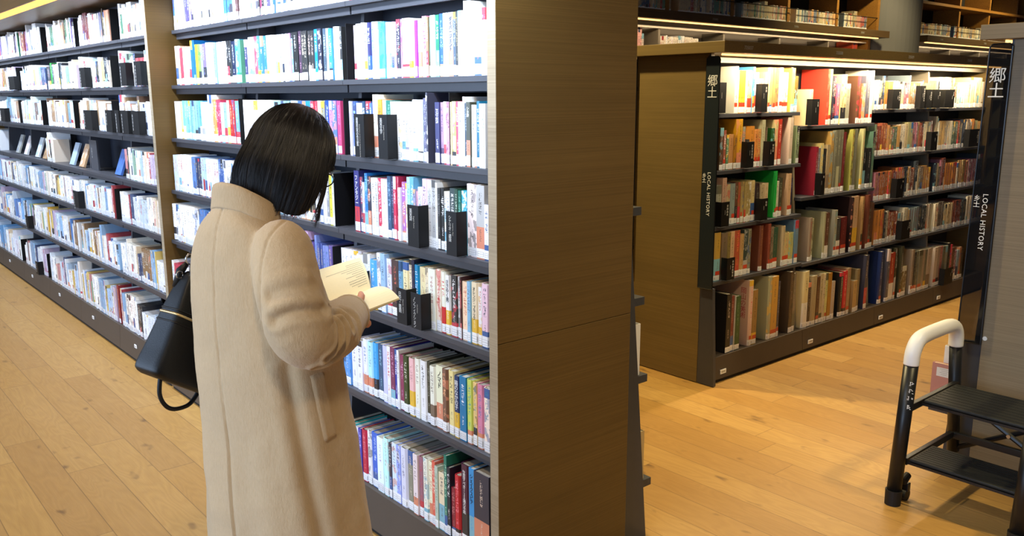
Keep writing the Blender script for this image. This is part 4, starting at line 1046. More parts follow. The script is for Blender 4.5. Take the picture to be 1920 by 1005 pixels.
HC = (0.094, 0.005, 1.428)                       # centre of the head
TILT = math.radians(27); TURN = math.radians(6)
def hp(x, y, z):
    """head frame (face forward x, right y, up z) -> world, head bowed forward"""
    X = x*math.cos(TILT)+z*math.sin(TILT); Z = -x*math.sin(TILT)+z*math.cos(TILT)
    return wp(HC[0]+X, HC[1]+y, HC[2]+Z)
HM = Matrix((hp(1, 0, 0)-hp(0, 0, 0), -(hp(0, 1, 0)-hp(0, 0, 0)), hp(0, 0, 1)-hp(0, 0, 0))).transposed().to_4x4()
BM = Matrix((WF, -WR, WU)).transposed().to_4x4()
# body: one continuous skin
hair_hp = hp
TILT2 = math.radians(38)
def hp(x, y, z):
    X = x*math.cos(TILT2)+z*math.sin(TILT2); Z = -x*math.sin(TILT2)+z*math.cos(TILT2)
    return wp(HC[0]+X-0.006, HC[1]+y, HC[2]+Z)
HM = Matrix((hp(1, 0, 0)-hp(0, 0, 0), -(hp(0, 1, 0)-hp(0, 0, 0)), hp(0, 0, 1)-hp(0, 0, 0))).transposed().to_4x4()
b = MB()
def hb(x, y, z, r, sc=(1, 1, 1)): b.ball(hp(x, y, z), r, sc, 24, HM)
hb(-0.008, 0, 0.022, 0.088, (1.02, 0.86, 0.98)); hb(0.022, 0, -0.035, 0.066, (1, 0.86, 1.05)); hb(0.040, 0, -0.075, 0.036, (1, 1.05, 0.8))
hb(0.058, 0, 0.03, 0.045, (0.6, 1.1, 0.9)); hb(0.062, 0.028, -0.035, 0.026); hb(0.062, -0.028, -0.035, 0.026)
b.tube([hp(0.078, 0, 0.008), hp(0.094, 0, -0.018), hp(0.100, 0, -0.030)], [0.006, 0.009, 0.011], 10)
hb(0.088, 0.008, -0.034, 0.007); hb(0.088, -0.008, -0.034, 0.007)
hb(0.081, 0, -0.057, 0.012, (0.7, 1.7, 0.45)); hb(0.080, 0, -0.066, 0.012, (0.7, 1.5, 0.5))
for s in (1, -1):
    hb(-0.004, s*0.078, -0.008, 0.030, (0.62, 0.25, 1.0)); hb(-0.006, s*0.078, -0.032, 0.012, (0.8, 0.5, 1))
b.tube([hair_hp(-0.015, 0, -0.02), hair_hp(-0.022, 0, -0.075), wp(-0.008, 0, 1.325), wp(-0.03, 0, 1.25)], [0.054, 0.050, 0.050, 0.072], 20)
b.loft([[wp(-0.03+bb*math.cos(a), aa*math.sin(a), z) for a in [2*PI*k/28 for k in range(28)]] for z, aa, bb in ((1.28, 0.07, 0.06), (1.255, 0.15, 0.075), (1.2, 0.165, 0.09), (1.05, 0.14, 0.085), (0.95, 0.125, 0.08), (0.85, 0.155, 0.095), (0.76, 0.16, 0.095))])
for s in (1, -1):
    b.tube([wp(-0.02, s*0.085, 0.8), wp(-0.01, s*0.085, 0.62), wp(-0.005, s*0.08, 0.45), wp(-0.025, s*0.08, 0.30), wp(-0.03, s*0.08, 0.09), wp(-0.03, s*0.08, 0.05)], [0.082, 0.066, 0.048, 0.047, 0.033, 0.034], 18)
    b.tube([wp(-0.055, s*0.08, 0.035), wp(0.0, s*0.08, 0.045), wp(0.07, s*0.085, 0.03), wp(0.13, s*0.085, 0.022)], [0.028, 0.032, 0.028, 0.018], 14)
# arms down to the wrists
ARM_R = [(-0.06, 0.145, 1.255), (-0.085, 0.195, 1.16), (-0.065, 0.212, 1.07), (0.03, 0.178, 1.045), (0.150, 0.108, 1.043), (0.178, 0.095, 1.043)]
ARM_L = [(-0.030, -0.10, 1.240), (0.004, -0.138, 1.15), (0.03, -0.162, 1.06), (0.08, -0.148, 1.042), (0.165, -0.10, 1.045), (0.188, -0.088, 1.048)]
for A in (ARM_R, ARM_L):
    b.tube([wp(*p) for p in A], [0.045, 0.040, 0.035, 0.032, 0.022, 0.021], 14)
# hands: palm, four fingers of unequal length curled under the book, thumb on top
def hand(s, pts):
    W0, K, up = pts['wrist'], pts['knuckle'], pts['up']
    W0 = Vector(W0); K = Vector(K); d = (K-W0).normalized(); side = Vector(pts['side']).normalized(); n = Vector(up)
    for q, (off, ln, r) in enumerate(((-0.027, 0.062, 0.0082), (-0.009, 0.070, 0.0085), (0.009, 0.066, 0.0082), (0.026, 0.052, 0.0074))):
        k0 = W0 + side*off*0.45 + d*0.01; k1 = K + side*off
        b.tube([wp(*k0), wp(*((k0+k1)/2)), wp(*k1)], [0.013, 0.0125, 0.011], 10)
        cur = Vector(pts['curl']).normalized()
        p1 = k1 + (d*0.55+cur*0.5).normalized()*ln*0.42; p2 = p1 + (d*0.05+cur).normalized()*ln*0.32; p3 = p2 + (cur*0.8-d*0.55).normalized()*ln*0.26
        b.tube([wp(*k1), wp(*p1), wp(*p2), wp(*p3)], [r*1.12, r*1.02, r*0.95, r*0.72], 10)
    th = pts['thumb']
    b.tube([wp(*p) for p in th], [0.0125, 0.0115, 0.0098, 0.0072], 10)
hand(1, dict(wrist=(0.176, 0.096, 1.043), knuckle=(0.222, 0.088, 1.030), side=(0.45, 0.2, -0.85), up=(0, 0, 1), curl=(-0.10, -1.0, 0.18),
             thumb=[(0.188, 0.092, 1.054), (0.206, 0.092, 1.070), (0.226, 0.080, 1.079), (0.240, 0.064, 1.081)]))
hand(-1, dict(wrist=(0.186, -0.089, 1.048), knuckle=(0.222, -0.062, 1.050), side=(0.55, 0.1, -0.7), up=(0, 0, 1), curl=(0.15, 0.9, -0.25),
              thumb=[(0.196, -0.082, 1.062), (0.214, -0.076, 1.082), (0.236, -0.066, 1.094), (0.252, -0.058, 1.098)]))
PP(link('body', remeshed(b, 'body', 'skin', 0.0036, 3, 0.5)))
for s in (1, -1):
    e = PP(MB().ball(hp(0.071, s*0.031, 0.004), 0.0125, (1, 1, 1), 16).obj('eye', 'eye', smooth=True))
    MB().ball(hp(0.0795, s*0.031, 0.003), 0.0055, (1, 1, 1), 12).obj('iris', 'frame', e, True)
gl = MB()
for s in (1, -1):
    gl.tube([hp(0.096+0.004*math.cos(a), s*0.034+0.024*math.cos(a), -0.002+0.018*math.sin(a)) for a in [2*PI*k/20 for k in range(21)]], 0.0015, 8)
    gl.tube([hp(0.094, s*0.058, 0.006), hp(0.06, s*0.076, 0.006), hp(-0.006, s*0.083, 0.004), hp(-0.018, s*0.083, -0.012)], 0.0014, 8)
gl.tube([hp(0.098, -0.011, 0.002), hp(0.102, 0, 0.005), hp(0.098, 0.011, 0.002)], 0.0014, 8)
gl = PP(gl.obj('glasses', 'frame', smooth=True)); gl['label'] = 'thin dark framed glasses'
# tights and shoes
t_ = MB()
for s in (1, -1):
    t_.tube([wp(-0.012, s*0.083, 0.66), wp(-0.006, s*0.081, 0.47), wp(-0.026, s*0.081, 0.30), wp(-0.031, s*0.081, 0.10), wp(-0.031, s*0.081, 0.055)], [0.074, 0.058, 0.055, 0.041, 0.041], 20)
PP(t_.obj('trousers', 'navy', smooth=True))
for s in (1, -1):
    sh = MB()
    sh.loft([[wp(-0.075+u, s*0.083+w*math.cos(a), max(0.002, zc+h*math.sin(a))) for a in [2*PI*k/18 for k in range(18)]] for u, w, h, zc in ((0, 0.018, 0.022, 0.03), (0.015, 0.036, 0.045, 0.04), (0.06, 0.040, 0.055, 0.045), (0.11, 0.040, 0.042, 0.036), (0.17, 0.045, 0.032, 0.028), (0.215, 0.036, 0.024, 0.022), (0.235, 0.014, 0.014, 0.018))])
    PP(sh.obj('shoe', 'leather', smooth=True))

# coat: body, sleeves and shoulders in one cloth surface, then seams, folds and nap
c = MB()
keys = [  # z, centre forward, centre right, half width, half depth
    (0.37, 0.030, 0.012, 0.232, 0.160), (0.50, 0.022, 0.012, 0.224, 0.154), (0.70, 0.012, 0.010, 0.212, 0.145), (0.88, 0.000, 0.008, 0.201, 0.134),
    (1.02, -0.012, 0.006, 0.192, 0.126), (1.12, -0.024, 0.006, 0.180, 0.114), (1.20, -0.032, 0.006, 0.164, 0.103), (1.26, -0.036, 0.004, 0.138, 0.090),
    (1.295, -0.038, 0.003, 0.112, 0.080), (1.325, -0.036, 0.0, 0.082, 0.068), (1.345, -0.034, 0.0, 0.070, 0.062)]
def sgnp(v, e): return math.copysign(abs(v)**e, v)
NS = 120
rings = []
for z, cf, cr, a_, b_ in crom(keys, 5):
    rg = []
    for k in range(NS):
        th = 2*PI*k/NS; ct, st = math.cos(th), math.sin(th)
        low = max(0, (1.0-z)/0.63)
        fold = 1 + low*(0.030*math.cos(5*th+0.7)+0.018*math.cos(9*th+2.0)+0.010*math.cos(14*th))
        zz = z - 0.055*(1+ct)/2*max(0, min(1, (z-1.20)/0.14))
        rg.append(wp(cf+b_*fold*sgnp(ct, 0.88), cr+a_*fold*sgnp(st, 0.88), zz))
    rings.append(rg)
c.loft(rings)
SL_R = [(-0.045, 0.105, 1.262, 0.052), (-0.058, 0.138, 1.238, 0.066), (-0.080, 0.180, 1.165, 0.071), (-0.084, 0.202, 1.105, 0.070), (-0.064, 0.208, 1.068, 0.069), (-0.018, 0.198, 1.050, 0.067), (0.045, 0.168, 1.044, 0.063), (0.10, 0.136, 1.045, 0.059), (0.152, 0.106, 1.046, 0.052), (0.170, 0.096, 1.046, 0.049)]
SL_L = [(-0.030, -0.085, 1.255, 0.050), (-0.012, -0.108, 1.220, 0.056), (0.005, -0.136, 1.165, 0.058), (0.01, -0.162, 1.10, 0.060), (0.035, -0.160, 1.058, 0.058), (0.075, -0.150, 1.042, 0.056), (0.11, -0.135, 1.042, 0.053), (0.168, -0.098, 1.048, 0.046)]
for S in (SL_R, SL_L):
    K = crom(S, 5); c.tube([wp(*k[:3]) for k in K], [k[3] for k in K], 28)
coat_me = remeshed(c, 'coat', 'wool', 0.0040, 5, 0.5)
seam_pts = []
def seg_d(p, a, b_):
    ab = b_-a; t = max(0, min(1, (p-a).dot(ab)/ab.length_squared)); return (p-(a+ab*t)).length
# armhole seam of the near sleeve, side fold and elbow folds (local forward, right, up)
bvh0 = BVHTree.FromPolygons([v.co.copy() for v in coat_me.vertices], [tuple(p.vertices) for p in coat_me.polygons])
def on_cloth(pts, n=6):
    """line laid onto the cloth surface, in local forward / right / up"""
    out = []
    for q in crom([tuple(p) for p in pts], n):
        w_ = bvh0.find_nearest(wp(*q))[0]-WOM; out.append(Vector((w_.dot(WF), w_.dot(WR), w_.z)))
    return out
ARMH = on_cloth([(-0.014, 0.12, 1.294), (-0.066, 0.15, 1.289), (-0.108, 0.16, 1.279), (-0.137, 0.165, 1.264), (-0.148, 0.165, 1.241), (-0.147, 0.165, 1.218), (-0.138, 0.17, 1.173), (-0.128, 0.172, 1.132), (-0.115, 0.172, 1.078), (-0.104, 0.17, 1.047)], 4)
FOLDS = [(on_cloth(f, 4), d, w) for f, d, w in (
    ([(-0.039, 0.24, 1.117), (-0.012, 0.24, 1.088), (-0.008, 0.24, 1.057), (-0.033, 0.24, 1.034), (-0.062, 0.23, 1.021)], 0.013, 0.0080),
    ([(-0.051, 0.24, 1.102), (-0.034, 0.24, 1.078), (-0.036, 0.24, 1.052), (-0.055, 0.24, 1.039)], 0.010, 0.0065),
    ([(-0.010, 0.24, 1.115), (0.016, 0.22, 1.088), (0.023, 0.22, 1.056)], 0.011, 0.0075),
    ([(0.05, 0.21, 1.10), (0.07, 0.20, 1.07), (0.06, 0.2, 1.04)], 0.007, 0.010),
    ([(-0.155, 0.22, 1.120), (-0.127, 0.25, 1.136), (-0.064, 0.27, 1.130)], 0.009, 0.012),
    ([(-0.16, 0.21, 1.175), (-0.12, 0.25, 1.19), (-0.07, 0.26, 1.185)], 0.006, 0.014),
    ([(-0.046, 0.24, 1.216), (-0.04, 0.26, 1.169), (-0.031, 0.26, 1.127)], 0.003, 0.014))]
SIDE = on_cloth([(-0.096, 0.17, 1.043), (-0.095, 0.18, 0.962), (-0.090, 0.19, 0.891), (-0.080, 0.2, 0.794), (-0.066, 0.21, 0.681), (-0.050, 0.225, 0.54), (-0.035, 0.235, 0.37)], 4)
BACK = on_cloth([(-0.12, 0.004, 1.33), (-0.15, 0.004, 1.25), (-0.16, 0.004, 1.1), (-0.15, 0.004, 0.9), (-0.14, 0.004, 0.7), (-0.14, 0.004, 0.5), (-0.14, 0.004, 0.372)], 6)
NRM = [v.normal.copy() for v in coat_me.vertices]
for v in coat_me.vertices:
    w = v.co - WOM; p = Vector((w.dot(WF), w.dot(WR), w.z)); n = NRM[v.index]; d = 0
    arm = p.y > 0.125 and p.z > 0.995 and (p.y > 0.185 or p.x > 0.02)
    if p.x < -0.02 and abs(p.y-0.004) < 0.02 and p.z < 1.335 and not arm:
        d += 0.0035*math.exp(-((p.y-0.004)/0.0026)**2)
        if p.z < 0.95: d += 0.004*(1 if p.y > 0 else 0)*math.exp(-(p.y/0.012)**2)*min(1, (0.95-p.z)*4)
    if p.z > 1.05:
        m = min(seg_d(p, ARMH[i], ARMH[i+1]) for i in range(len(ARMH)-1))
        if m < 0.05: d += 0.0032*math.exp(-(m/0.0030)**2) + (0.013*math.exp(-(m/0.011)**2)*min(1, (1.23-p.z)*7) if p.z < 1.24 else 0)
    if p.z < 1.09 and p.y > 0.1:
        m = min(seg_d(p, SIDE[i], SIDE[i+1]) for i in range(len(SIDE)-1))
        if m < 0.08: d += min(1, (1.09-p.z)*9)*(0.012*math.exp(-(m/0.015)**2)-0.003*math.exp(-((m-0.035)/0.02)**2))
    if p.z > 0.99 and p.y > 0.06:
        for f, dp, wd in FOLDS:
            m = min(seg_d(p, f[i], f[i+1]) for i in range(len(f)-1))
            if m < 3*wd: d += dp*math.exp(-(m/wd)**2) - 0.4*dp*math.exp(-((m-1.7*wd)/wd)**2)
    q = w*7.0; d += 0.0042*noise.noise(q) + 0.0018*noise.noise(w*19) + 0.0005*noise.noise(w*70)
    v.co = v.co - n*d
coat_me.update()
coat = PP(link('coat', coat_me)); coat['label'] = 'long camel wool coat'
bvh = BVHTree.FromPolygons([v.co.copy() for v in coat_me.vertices], [tuple(p.vertices) for p in coat_me.polygons])
# pocket welt on the near side
quad = [(-0.049, 0.971), (-0.012, 0.973), (0.008, 0.818), (-0.030, 0.812)]
g = MB(); N1, N2 = 8, 24; grid = []
for i in range(N2+1):
    v = i/N2; a = Vector(quad[0]).lerp(Vector(quad[3]), v); b2 = Vector(quad[1]).lerp(Vector(quad[2]), v); row = []
    for k in range(N1+1):
        u = k/N1; p = a.lerp(b2, u); h = bvh.ray_cast(wp(p.x, 0.6, p.y), -WR)
        e = min(u, 1-u)*N1; e2 = min(v, 1-v)*N2; lift = 0.0065*min(1, min(e, e2))-0.001
        row.append(g.bm.verts.new(h[0] + WR*lift))
    grid.append(row)
for i in range(N2):
    for k in range(N1): g.bm.faces.new((grid[i][k], grid[i+1][k], grid[i+1][k+1], grid[i][k+1]))
PP(g.obj('pocket_welt', 'wool', smooth=True))
# turn-down collar
g = MB(); prof = [(0.0, 0.062, 0.054, 1.350), (0.006, 0.065, 0.056, 1.378), (0.012, 0.071, 0.061, 1.385), (0.018, 0.078, 0.067, 1.378), (0.03, 0.084, 0.066, 1.354), (0.04, 0.089, 0.067, 1.337), (0.044, 0.092, 0.068, 1.330), (0.04, 0.088, 0.066, 1.326), (0.03, 0.080, 0.066, 1.334)]
NC = 72
rr = []
for q, a_, b_, z in prof:
    rr.append([wp(-0.036+b_*math.cos(th), a_*math.sin(th), z - 0.038*(1+math.cos(th)) - (0.012*(z < 1.342)*(1+math.cos(th))/2) + 0.0025*noise.noise(Vector((3*math.cos(th), 3*math.sin(th), z*9)))) for th in [2*PI*k/NC for k in range(NC)]])
R = [[g.bm.verts.new(p) for p in r] for r in rr]
for i in range(len(R)-1):
    for k in range(NC): g.bm.faces.new((R[i][k], R[i][(k+1) % NC], R[i+1][(k+1) % NC], R[i+1][k]))
co = g.obj('collar', 'wool', smooth=True)
sd = co.modifiers.new('s', 'SUBSURF'); sd.levels = 1; sd.render_levels = 1
PP(co)
# cuff opening edge
PP(MB().tube([wp(0.1645, 0.0985, 1.0455), wp(0.1745, 0.0935, 1.0455)], [0.0505, 0.050], 28).obj('cuff', 'wool', smooth=True))

hp = hair_hp
# hair: a bob swinging forward with the bowed head; strands run from the crown down
def hair_shell(name, grow, seed, seg, rows, cut=0.0):
    bm = bmesh.new(); uvl = bm.loops.layers.uv.new('strand'); V = []
    for i in range(seg+1):
        ph = 2*PI*(i % seg)/seg; cphi, sphi = math.cos(ph), math.sin(ph)     # 0 = face, pi/2 = right side
        fr = max(0.0, cphi)                                                   # front weight
        side = 1-abs(cphi)
        # length: back of the bob near the nape, longest beside the chin, short fringe over the brow
        open_ = 1/(1+math.exp(-(cphi-0.30)*13))
        hem = -0.152 + 0.020*max(0, cphi+0.25) + 0.005*noise.noise(Vector((ph*7, seed, 0))) + 0.0025*noise.noise(Vector((ph*30, seed, 0)))
        hem = hem*(1-open_) - 0.004*open_ - cut
        col = []
        for k in range(rows+1):
            t = k/rows; s = t*1.0
            top = 0.116
            # arc from crown to ear height, then falling hair
            if s < 0.5:
                al = s/0.5*PI/2; rr_ = math.sin(al)**0.92; z = top*math.cos(al)
                zz = z if hem < 0 else max(z, hem*s/0.5 + z*(1-s/0.5))
            else:
                rr_ = 1.0; zz = hem*(s-0.5)/0.5
            if hem > 0 and s >= 0.5: zz = hem*(1 - 0.0*(s-0.5)); rr_ = 1.0 - (s-0.5)*0.02
            drop = max(0, -zz)/0.14
            bulge = 0.11*math.sin(min(1, drop)*PI*0.8)
            inn = 0.42*max(0, drop-0.40)**1.4
            rb, rfz, rs = 0.098, 0.102, 0.097
            R_ = rb if cphi < 0 else rfz
            x = R_*cphi*rr_*(1+bulge*0.8-inn*(0.9 if cphi < 0 else 0.1)); y = rs*sphi*rr_*(1+bulge*0.7-inn*0.5)
            x += 0.012*max(0, drop)*max(0, 0.5+0.5*cphi)
            cl = (0.0030*noise.noise(Vector((ph*14, t*1.2, seed))) + 0.0016*noise.noise(Vector((ph*46, t*1.5, seed+4))))*min(1, t*3)
            r0 = math.hypot(x, y) or 1e-6
            f_ = 1+(cl+grow)/max(r0, 0.03)
            x *= f_; y *= f_; z2 = zz + (grow if s < 0.5 else 0)*math.cos(s*PI)
            col.append((x-0.006, y, z2+0.004))
        V.append(col)
    VV = [[bm.verts.new(hp(*p)) for p in col] for col in V[:-1]]; VV.append(VV[0])
    for i in range(seg):
        for k in range(rows):
            f = bm.faces.new((VV[i][k], VV[i+1][k], VV[i+1][k+1], VV[i][k+1])); f.smooth = True
            for l, (uu, vv) in zip(f.loops, ((i, k), (i+1, k), (i+1, k+1), (i, k+1))): l[uvl].uv = (uu/seg, vv/rows)
    me = bpy.data.meshes.new(name); bm.to_mesh(me); bm.free(); me.materials.append(MAT['hair']); return me
ho = link('hair', hair_shell('hair', 0.0, 1.0, 260, 60)); PP(ho); ho['label'] = 'black bob hair'
so = ho.modifiers.new('t', 'SOLIDIFY'); so.thickness = 0.012; so.offset = -1
# loose strands over the shell and at its tips
SV, SF = [], []
def strand(pts, r, tip):
    n0 = len(SV); m_ = len(pts)
    for n_, q in enumerate(pts):
        d_ = (pts[min(n_+1, m_-1)]-pts[max(n_-1, 0)]).normalized(); x = d_.orthogonal().normalized(); y = d_.cross(x); rr_ = r if n_ < m_-2 else r*(tip+(1-tip)*(m_-1-n_)/2)
        for a in (0, 2.094, 4.189): SV.append(q + x*math.cos(a)*rr_ + y*math.sin(a)*rr_)
    for n_ in range(m_-1):
        for k in range(3): a = n0+n_*3+k; b2 = n0+n_*3+(k+1) % 3; SF.append((a, b2, b2+3, a+3))
sv = [v.co.copy() for v in ho.data.vertices]; rows1 = 61
for q in range(1500):
    i = R0.randrange(260); k0 = int(R0.uniform(0.04, 0.6)*60)
    pts = [sv[i*rows1+k].copy() for k in range(k0, 61, 3)]
    if len(pts) < 4: continue
    dr = R0.uniform(-1.2, 1.2)
    for n_, q_ in enumerate(pts):
        out = (q_-hp(-0.006, 0, 0)).normalized(); q_ += out*(0.0010+0.0012*R0.random()*(n_/len(pts))) + WF*0.0005*dr*n_
    pts.append(pts[-1]+(pts[-1]-pts[-2])*R0.uniform(0.1, 0.9)+WF*0.002*dr)
    strand(pts, 0.00040, 0.4)
for q in range(150):                                             # longer lock beside the near cheek
    a = R0.uniform(0.60, 1.15); x0, y0 = 0.094*math.cos(a), 0.094*math.sin(a); L = R0.uniform(0.015, 0.045)
    strand([hp(x0, y0, -0.02), hp(x0*1.03+0.004, y0*1.01, -0.06), hp(x0*1.04+0.006, y0*0.97, -0.095), hp(x0*1.0+0.014+R0.uniform(-0.006, 0.008), y0*0.9+R0.uniform(-0.005, 0.005), -0.10-L)], 0.0005, 0.3)
sme = bpy.data.meshes.new('hair_strands'); sme.from_pydata([tuple(v) for v in SV], [], SF)
for q_ in sme.polygons: q_.use_smooth = True
MAT['strand'] = plain('dark_hair_strand', '100c09', 0.34, 0.6); sme.materials.append(MAT['strand'])
st_o = link('hair_strands', sme); PP(st_o); st_o['kind'] = 'stuff'

# open book in her hands
ob = thing('open_book', 'open cream paged book held in both hands by the woman', 'book', tuple(wp(0.245, 0.03, 1.06)))
oinv = Matrix.Translation(tuple(-wp(0.245, 0.03, 1.06)))
def OB(o): o.parent = ob; o.matrix_parent_inverse = oinv; return o
NA, FA = Vector((0.163, 0.024, 1.052)), Vector((0.326, 0.012, 1.071))          # spine near and far end
NL, FL = Vector((0.222, -0.070, 1.128)), Vector((0.376, -0.074, 1.137))        # outer edge of the left page
NR, FR = Vector((0.176, 0.118, 1.054)), Vector((0.330, 0.108, 1.070))          # outer edge of the right page
def leaf(name, mat, A, B, C_, D, sag, thick, lift=0.0, n=14, curl=0.0):
    """sheet from spine A-B to outer edge C-D"""
    nrm = (B-A).cross(C_-A).normalized()
    if nrm.z < 0: nrm = -nrm
    m = MB(); top = []; bot = []
    for i in range(n+1):
        t = i/n; rowt = []; rowb = []
        for k in range(7):
            u = k/6; p = A.lerp(B, u).lerp(C_.lerp(D, u), t) + nrm*(sag*math.sin(PI*t)*(1-0.3*t) + lift - curl*max(0, t-0.6)**2*6*(0.3+u))
            rowt.append(m.bm.verts.new(wp(*p))); rowb.append(m.bm.verts.new(wp(*(p-nrm*thick*(1-0.25*t)))))
        top.append(rowt); bot.append(rowb)
    for i in range(n):
        for k in range(6):
            m.bm.faces.new((top[i][k], top[i+1][k], top[i+1][k+1], top[i][k+1])); m.bm.faces.new((bot[i][k], bot[i][k+1], bot[i+1][k+1], bot[i+1][k]))
    for i in range(n):
        m.bm.faces.new((top[i][0], bot[i][0], bot[i+1][0], top[i+1][0])); m.bm.faces.new((top[i][6], top[i+1][6], bot[i+1][6], bot[i][6]))
    for k in range(6):
        m.bm.faces.new((top[0][k], top[0][k+1], bot[0][k+1], bot[0][k])); m.bm.faces.new((top[n][k], bot[n][k], bot[n][k+1], top[n][k+1]))
    return OB(m.obj(name, mat, smooth=False))
leaf('left_pages', 'paper', NA, FA, NL, FL, 0.010, 0.004)
leaf('right_pages', 'paper', NA, FA, NR, FR, 0.013, 0.006, curl=0.010)
MAT['cover_w'] = plain('pale_book_cover', 'e6dcc0', 0.5)
leaf('cover', 'cover_w', NA-Vector((0, 0, 0.007)), FA-Vector((0, 0, 0.007)), NL-Vector((0, 0.006, 0.004)), FL-Vector((0, 0.006, 0.004)), 0.006, 0.0012)
leaf('cover', 'cover_w', NA-Vector((0, 0, 0.008)), FA-Vector((0, 0, 0.008)), NR-Vector((0, 0, 0.009)), FR-Vector((0, 0, 0.009)), 0.006, 0.0012, curl=0.006)
m = MB(); nrm = (FA-NA).cross(NL-NA).normalized(); nrm = nrm if nrm.z > 0 else -nrm
for q in range(12):
    t = 0.16+q*0.062; pos = 0.94; stop = R0.choice([0.45, 0.5, 0.6, 0.66, 0.55]) if q != 9 else 0.12
    if q in (0, 4): stop = 0.72
    while pos > stop:
        l = 0.014 if q not in (2,) else 0.02
        u0, u1 = pos-l, pos
        pq = []
        for tt, uu in ((t-0.005, u0), (t+0.005, u0), (t+0.005, u1), (t-0.005, u1)):
            p = NA.lerp(FA, uu).lerp(NL.lerp(FL, uu), tt) + nrm*(0.010*math.sin(PI*tt)*(1-0.3*tt)+0.0005); pq.append(m.bm.verts.new(wp(*p)))
        m.bm.faces.new(pq); pos -= l+0.008
OB(m.obj('printed_lines', 'black_ink'))

# black leather bag hanging at her far side, its foot swung backwards
bag = thing('handbag', 'black leather bag with gold zip hanging behind the woman', 'handbag', tuple(wp(-0.09, -0.285, 0.88)))
binv = Matrix.Translation(tuple(-wp(-0.09, -0.285, 0.88)))
def BG(o): o.parent = bag; o.matrix_parent_inverse = binv; return o
BL, TL = Vector((-0.150, 0.918)), Vector((-0.018, 1.146))        # back edge, foot and head (forward, up)
WD = Vector((0.84, -0.543))
def bag_ring(s_, grow=0.0, n=48, e=0.32):
    k = next(q for q in BK if abs(q[0]-s_) == min(abs(p_[0]-s_) for p_ in BK))
    l = BL.lerp(TL, s_) + WD*k[3]; w, h, rt = k[1]/2+grow, k[2]/2+grow, k[4]
    c_ = l + WD*(k[1]/2); out = []
    for q in range(n):
        th = 2*PI*q/n; a = w*sgnp(math.cos(th), e); b_ = h*sgnp(math.sin(th), e)
        p_ = c_ + WD*a; out.append(wp(p_.x, rt+b_, p_.y))
    return out
BK = crom([(-0.02, 0.165, 0.080, 0.018, -0.287), (0.0, 0.190, 0.100, 0.006, -0.287), (0.05, 0.203, 0.112, 0.0, -0.287), (0.25, 0.185, 0.104, 0.002, -0.286), (0.45, 0.160, 0.092, 0.002, -0.285), (0.62, 0.135, 0.080, 0.001, -0.283), (0.80, 0.105, 0.062, 0.002, -0.281), (0.94, 0.080, 0.044, 0.006, -0.280), (1.0, 0.055, 0.026, 0.014, -0.280)], 6)
BG(MB().loft([bag_ring(k[0]) for k in BK]).obj('bag_body', 'leather', smooth=True))
def band(s_, grow, a, b_): r_ = bag_ring(s_, grow, 72); return [r_[q % 72] for q in range(a, b_)]
BG(MB().tube(band(0.575, 0.0012, 2, 40), 0.0032, 8).obj('zip', 'gold', smooth=True))
for s_ in (0.615, 0.50): BG(MB().tube(band(s_, 0.0002, 0, 73), 0.0022, 8).obj('seam_piping', 'leather', smooth=True))
BG(MB().tube([bag_ring(s_, 0.001, 72)[8] for s_ in (0.06, 0.15, 0.25, 0.35, 0.45)], 0.0010, 6).obj('gold_piping', 'gold', smooth=True))
LP = crom([(-0.105, -0.285, 0.895), (-0.112, -0.285, 0.850), (-0.104, -0.282, 0.820), (-0.085, -0.28, 0.802), (-0.055, -0.28, 0.797), (-0.030, -0.282, 0.802), (-0.005, -0.285, 0.825), (0.0, -0.286, 0.850)], 6)
BG(MB().tube([wp(*p_) for p_ in LP], 0.0055, 10).obj('grab_loop', 'leather', smooth=True))
for dy in (-0.020, 0.016):
    BG(MB().tube([wp(-0.020+dy*0.5, -0.282+dy, 1.100), wp(-0.010+dy*0.4, -0.280+dy, 1.140), wp(-0.004, -0.278+dy*0.5, 1.160)], [0.012, 0.011, 0.006], 12).obj('strap_tab', 'leather', smooth=True))
BG(MB().tube([wp(-0.004+0.013*math.cos(a), -0.275, 1.170+0.013*math.sin(a)) for a in [2*PI*k/20 for k in range(21)]], 0.0024, 8).obj('ring', 'chrome', smooth=True))
BG(MB().tube([wp(-0.028+0.009*math.cos(a), -0.290, 1.132+0.009*math.sin(a)) for a in [2*PI*k/20 for k in range(21)]], 0.0018, 8).obj('ring', 'chrome', smooth=True))
BG(MB().tube([wp(*p_) for p_ in crom([(0.0, -0.275, 1.182), (0.02, -0.270, 1.198), (0.045, -0.262, 1.198), (0.07, -0.247, 1.16), (0.08, -0.232, 1.11)], 6)], 0.007, 10).obj('shoulder_strap', 'leather', smooth=True))

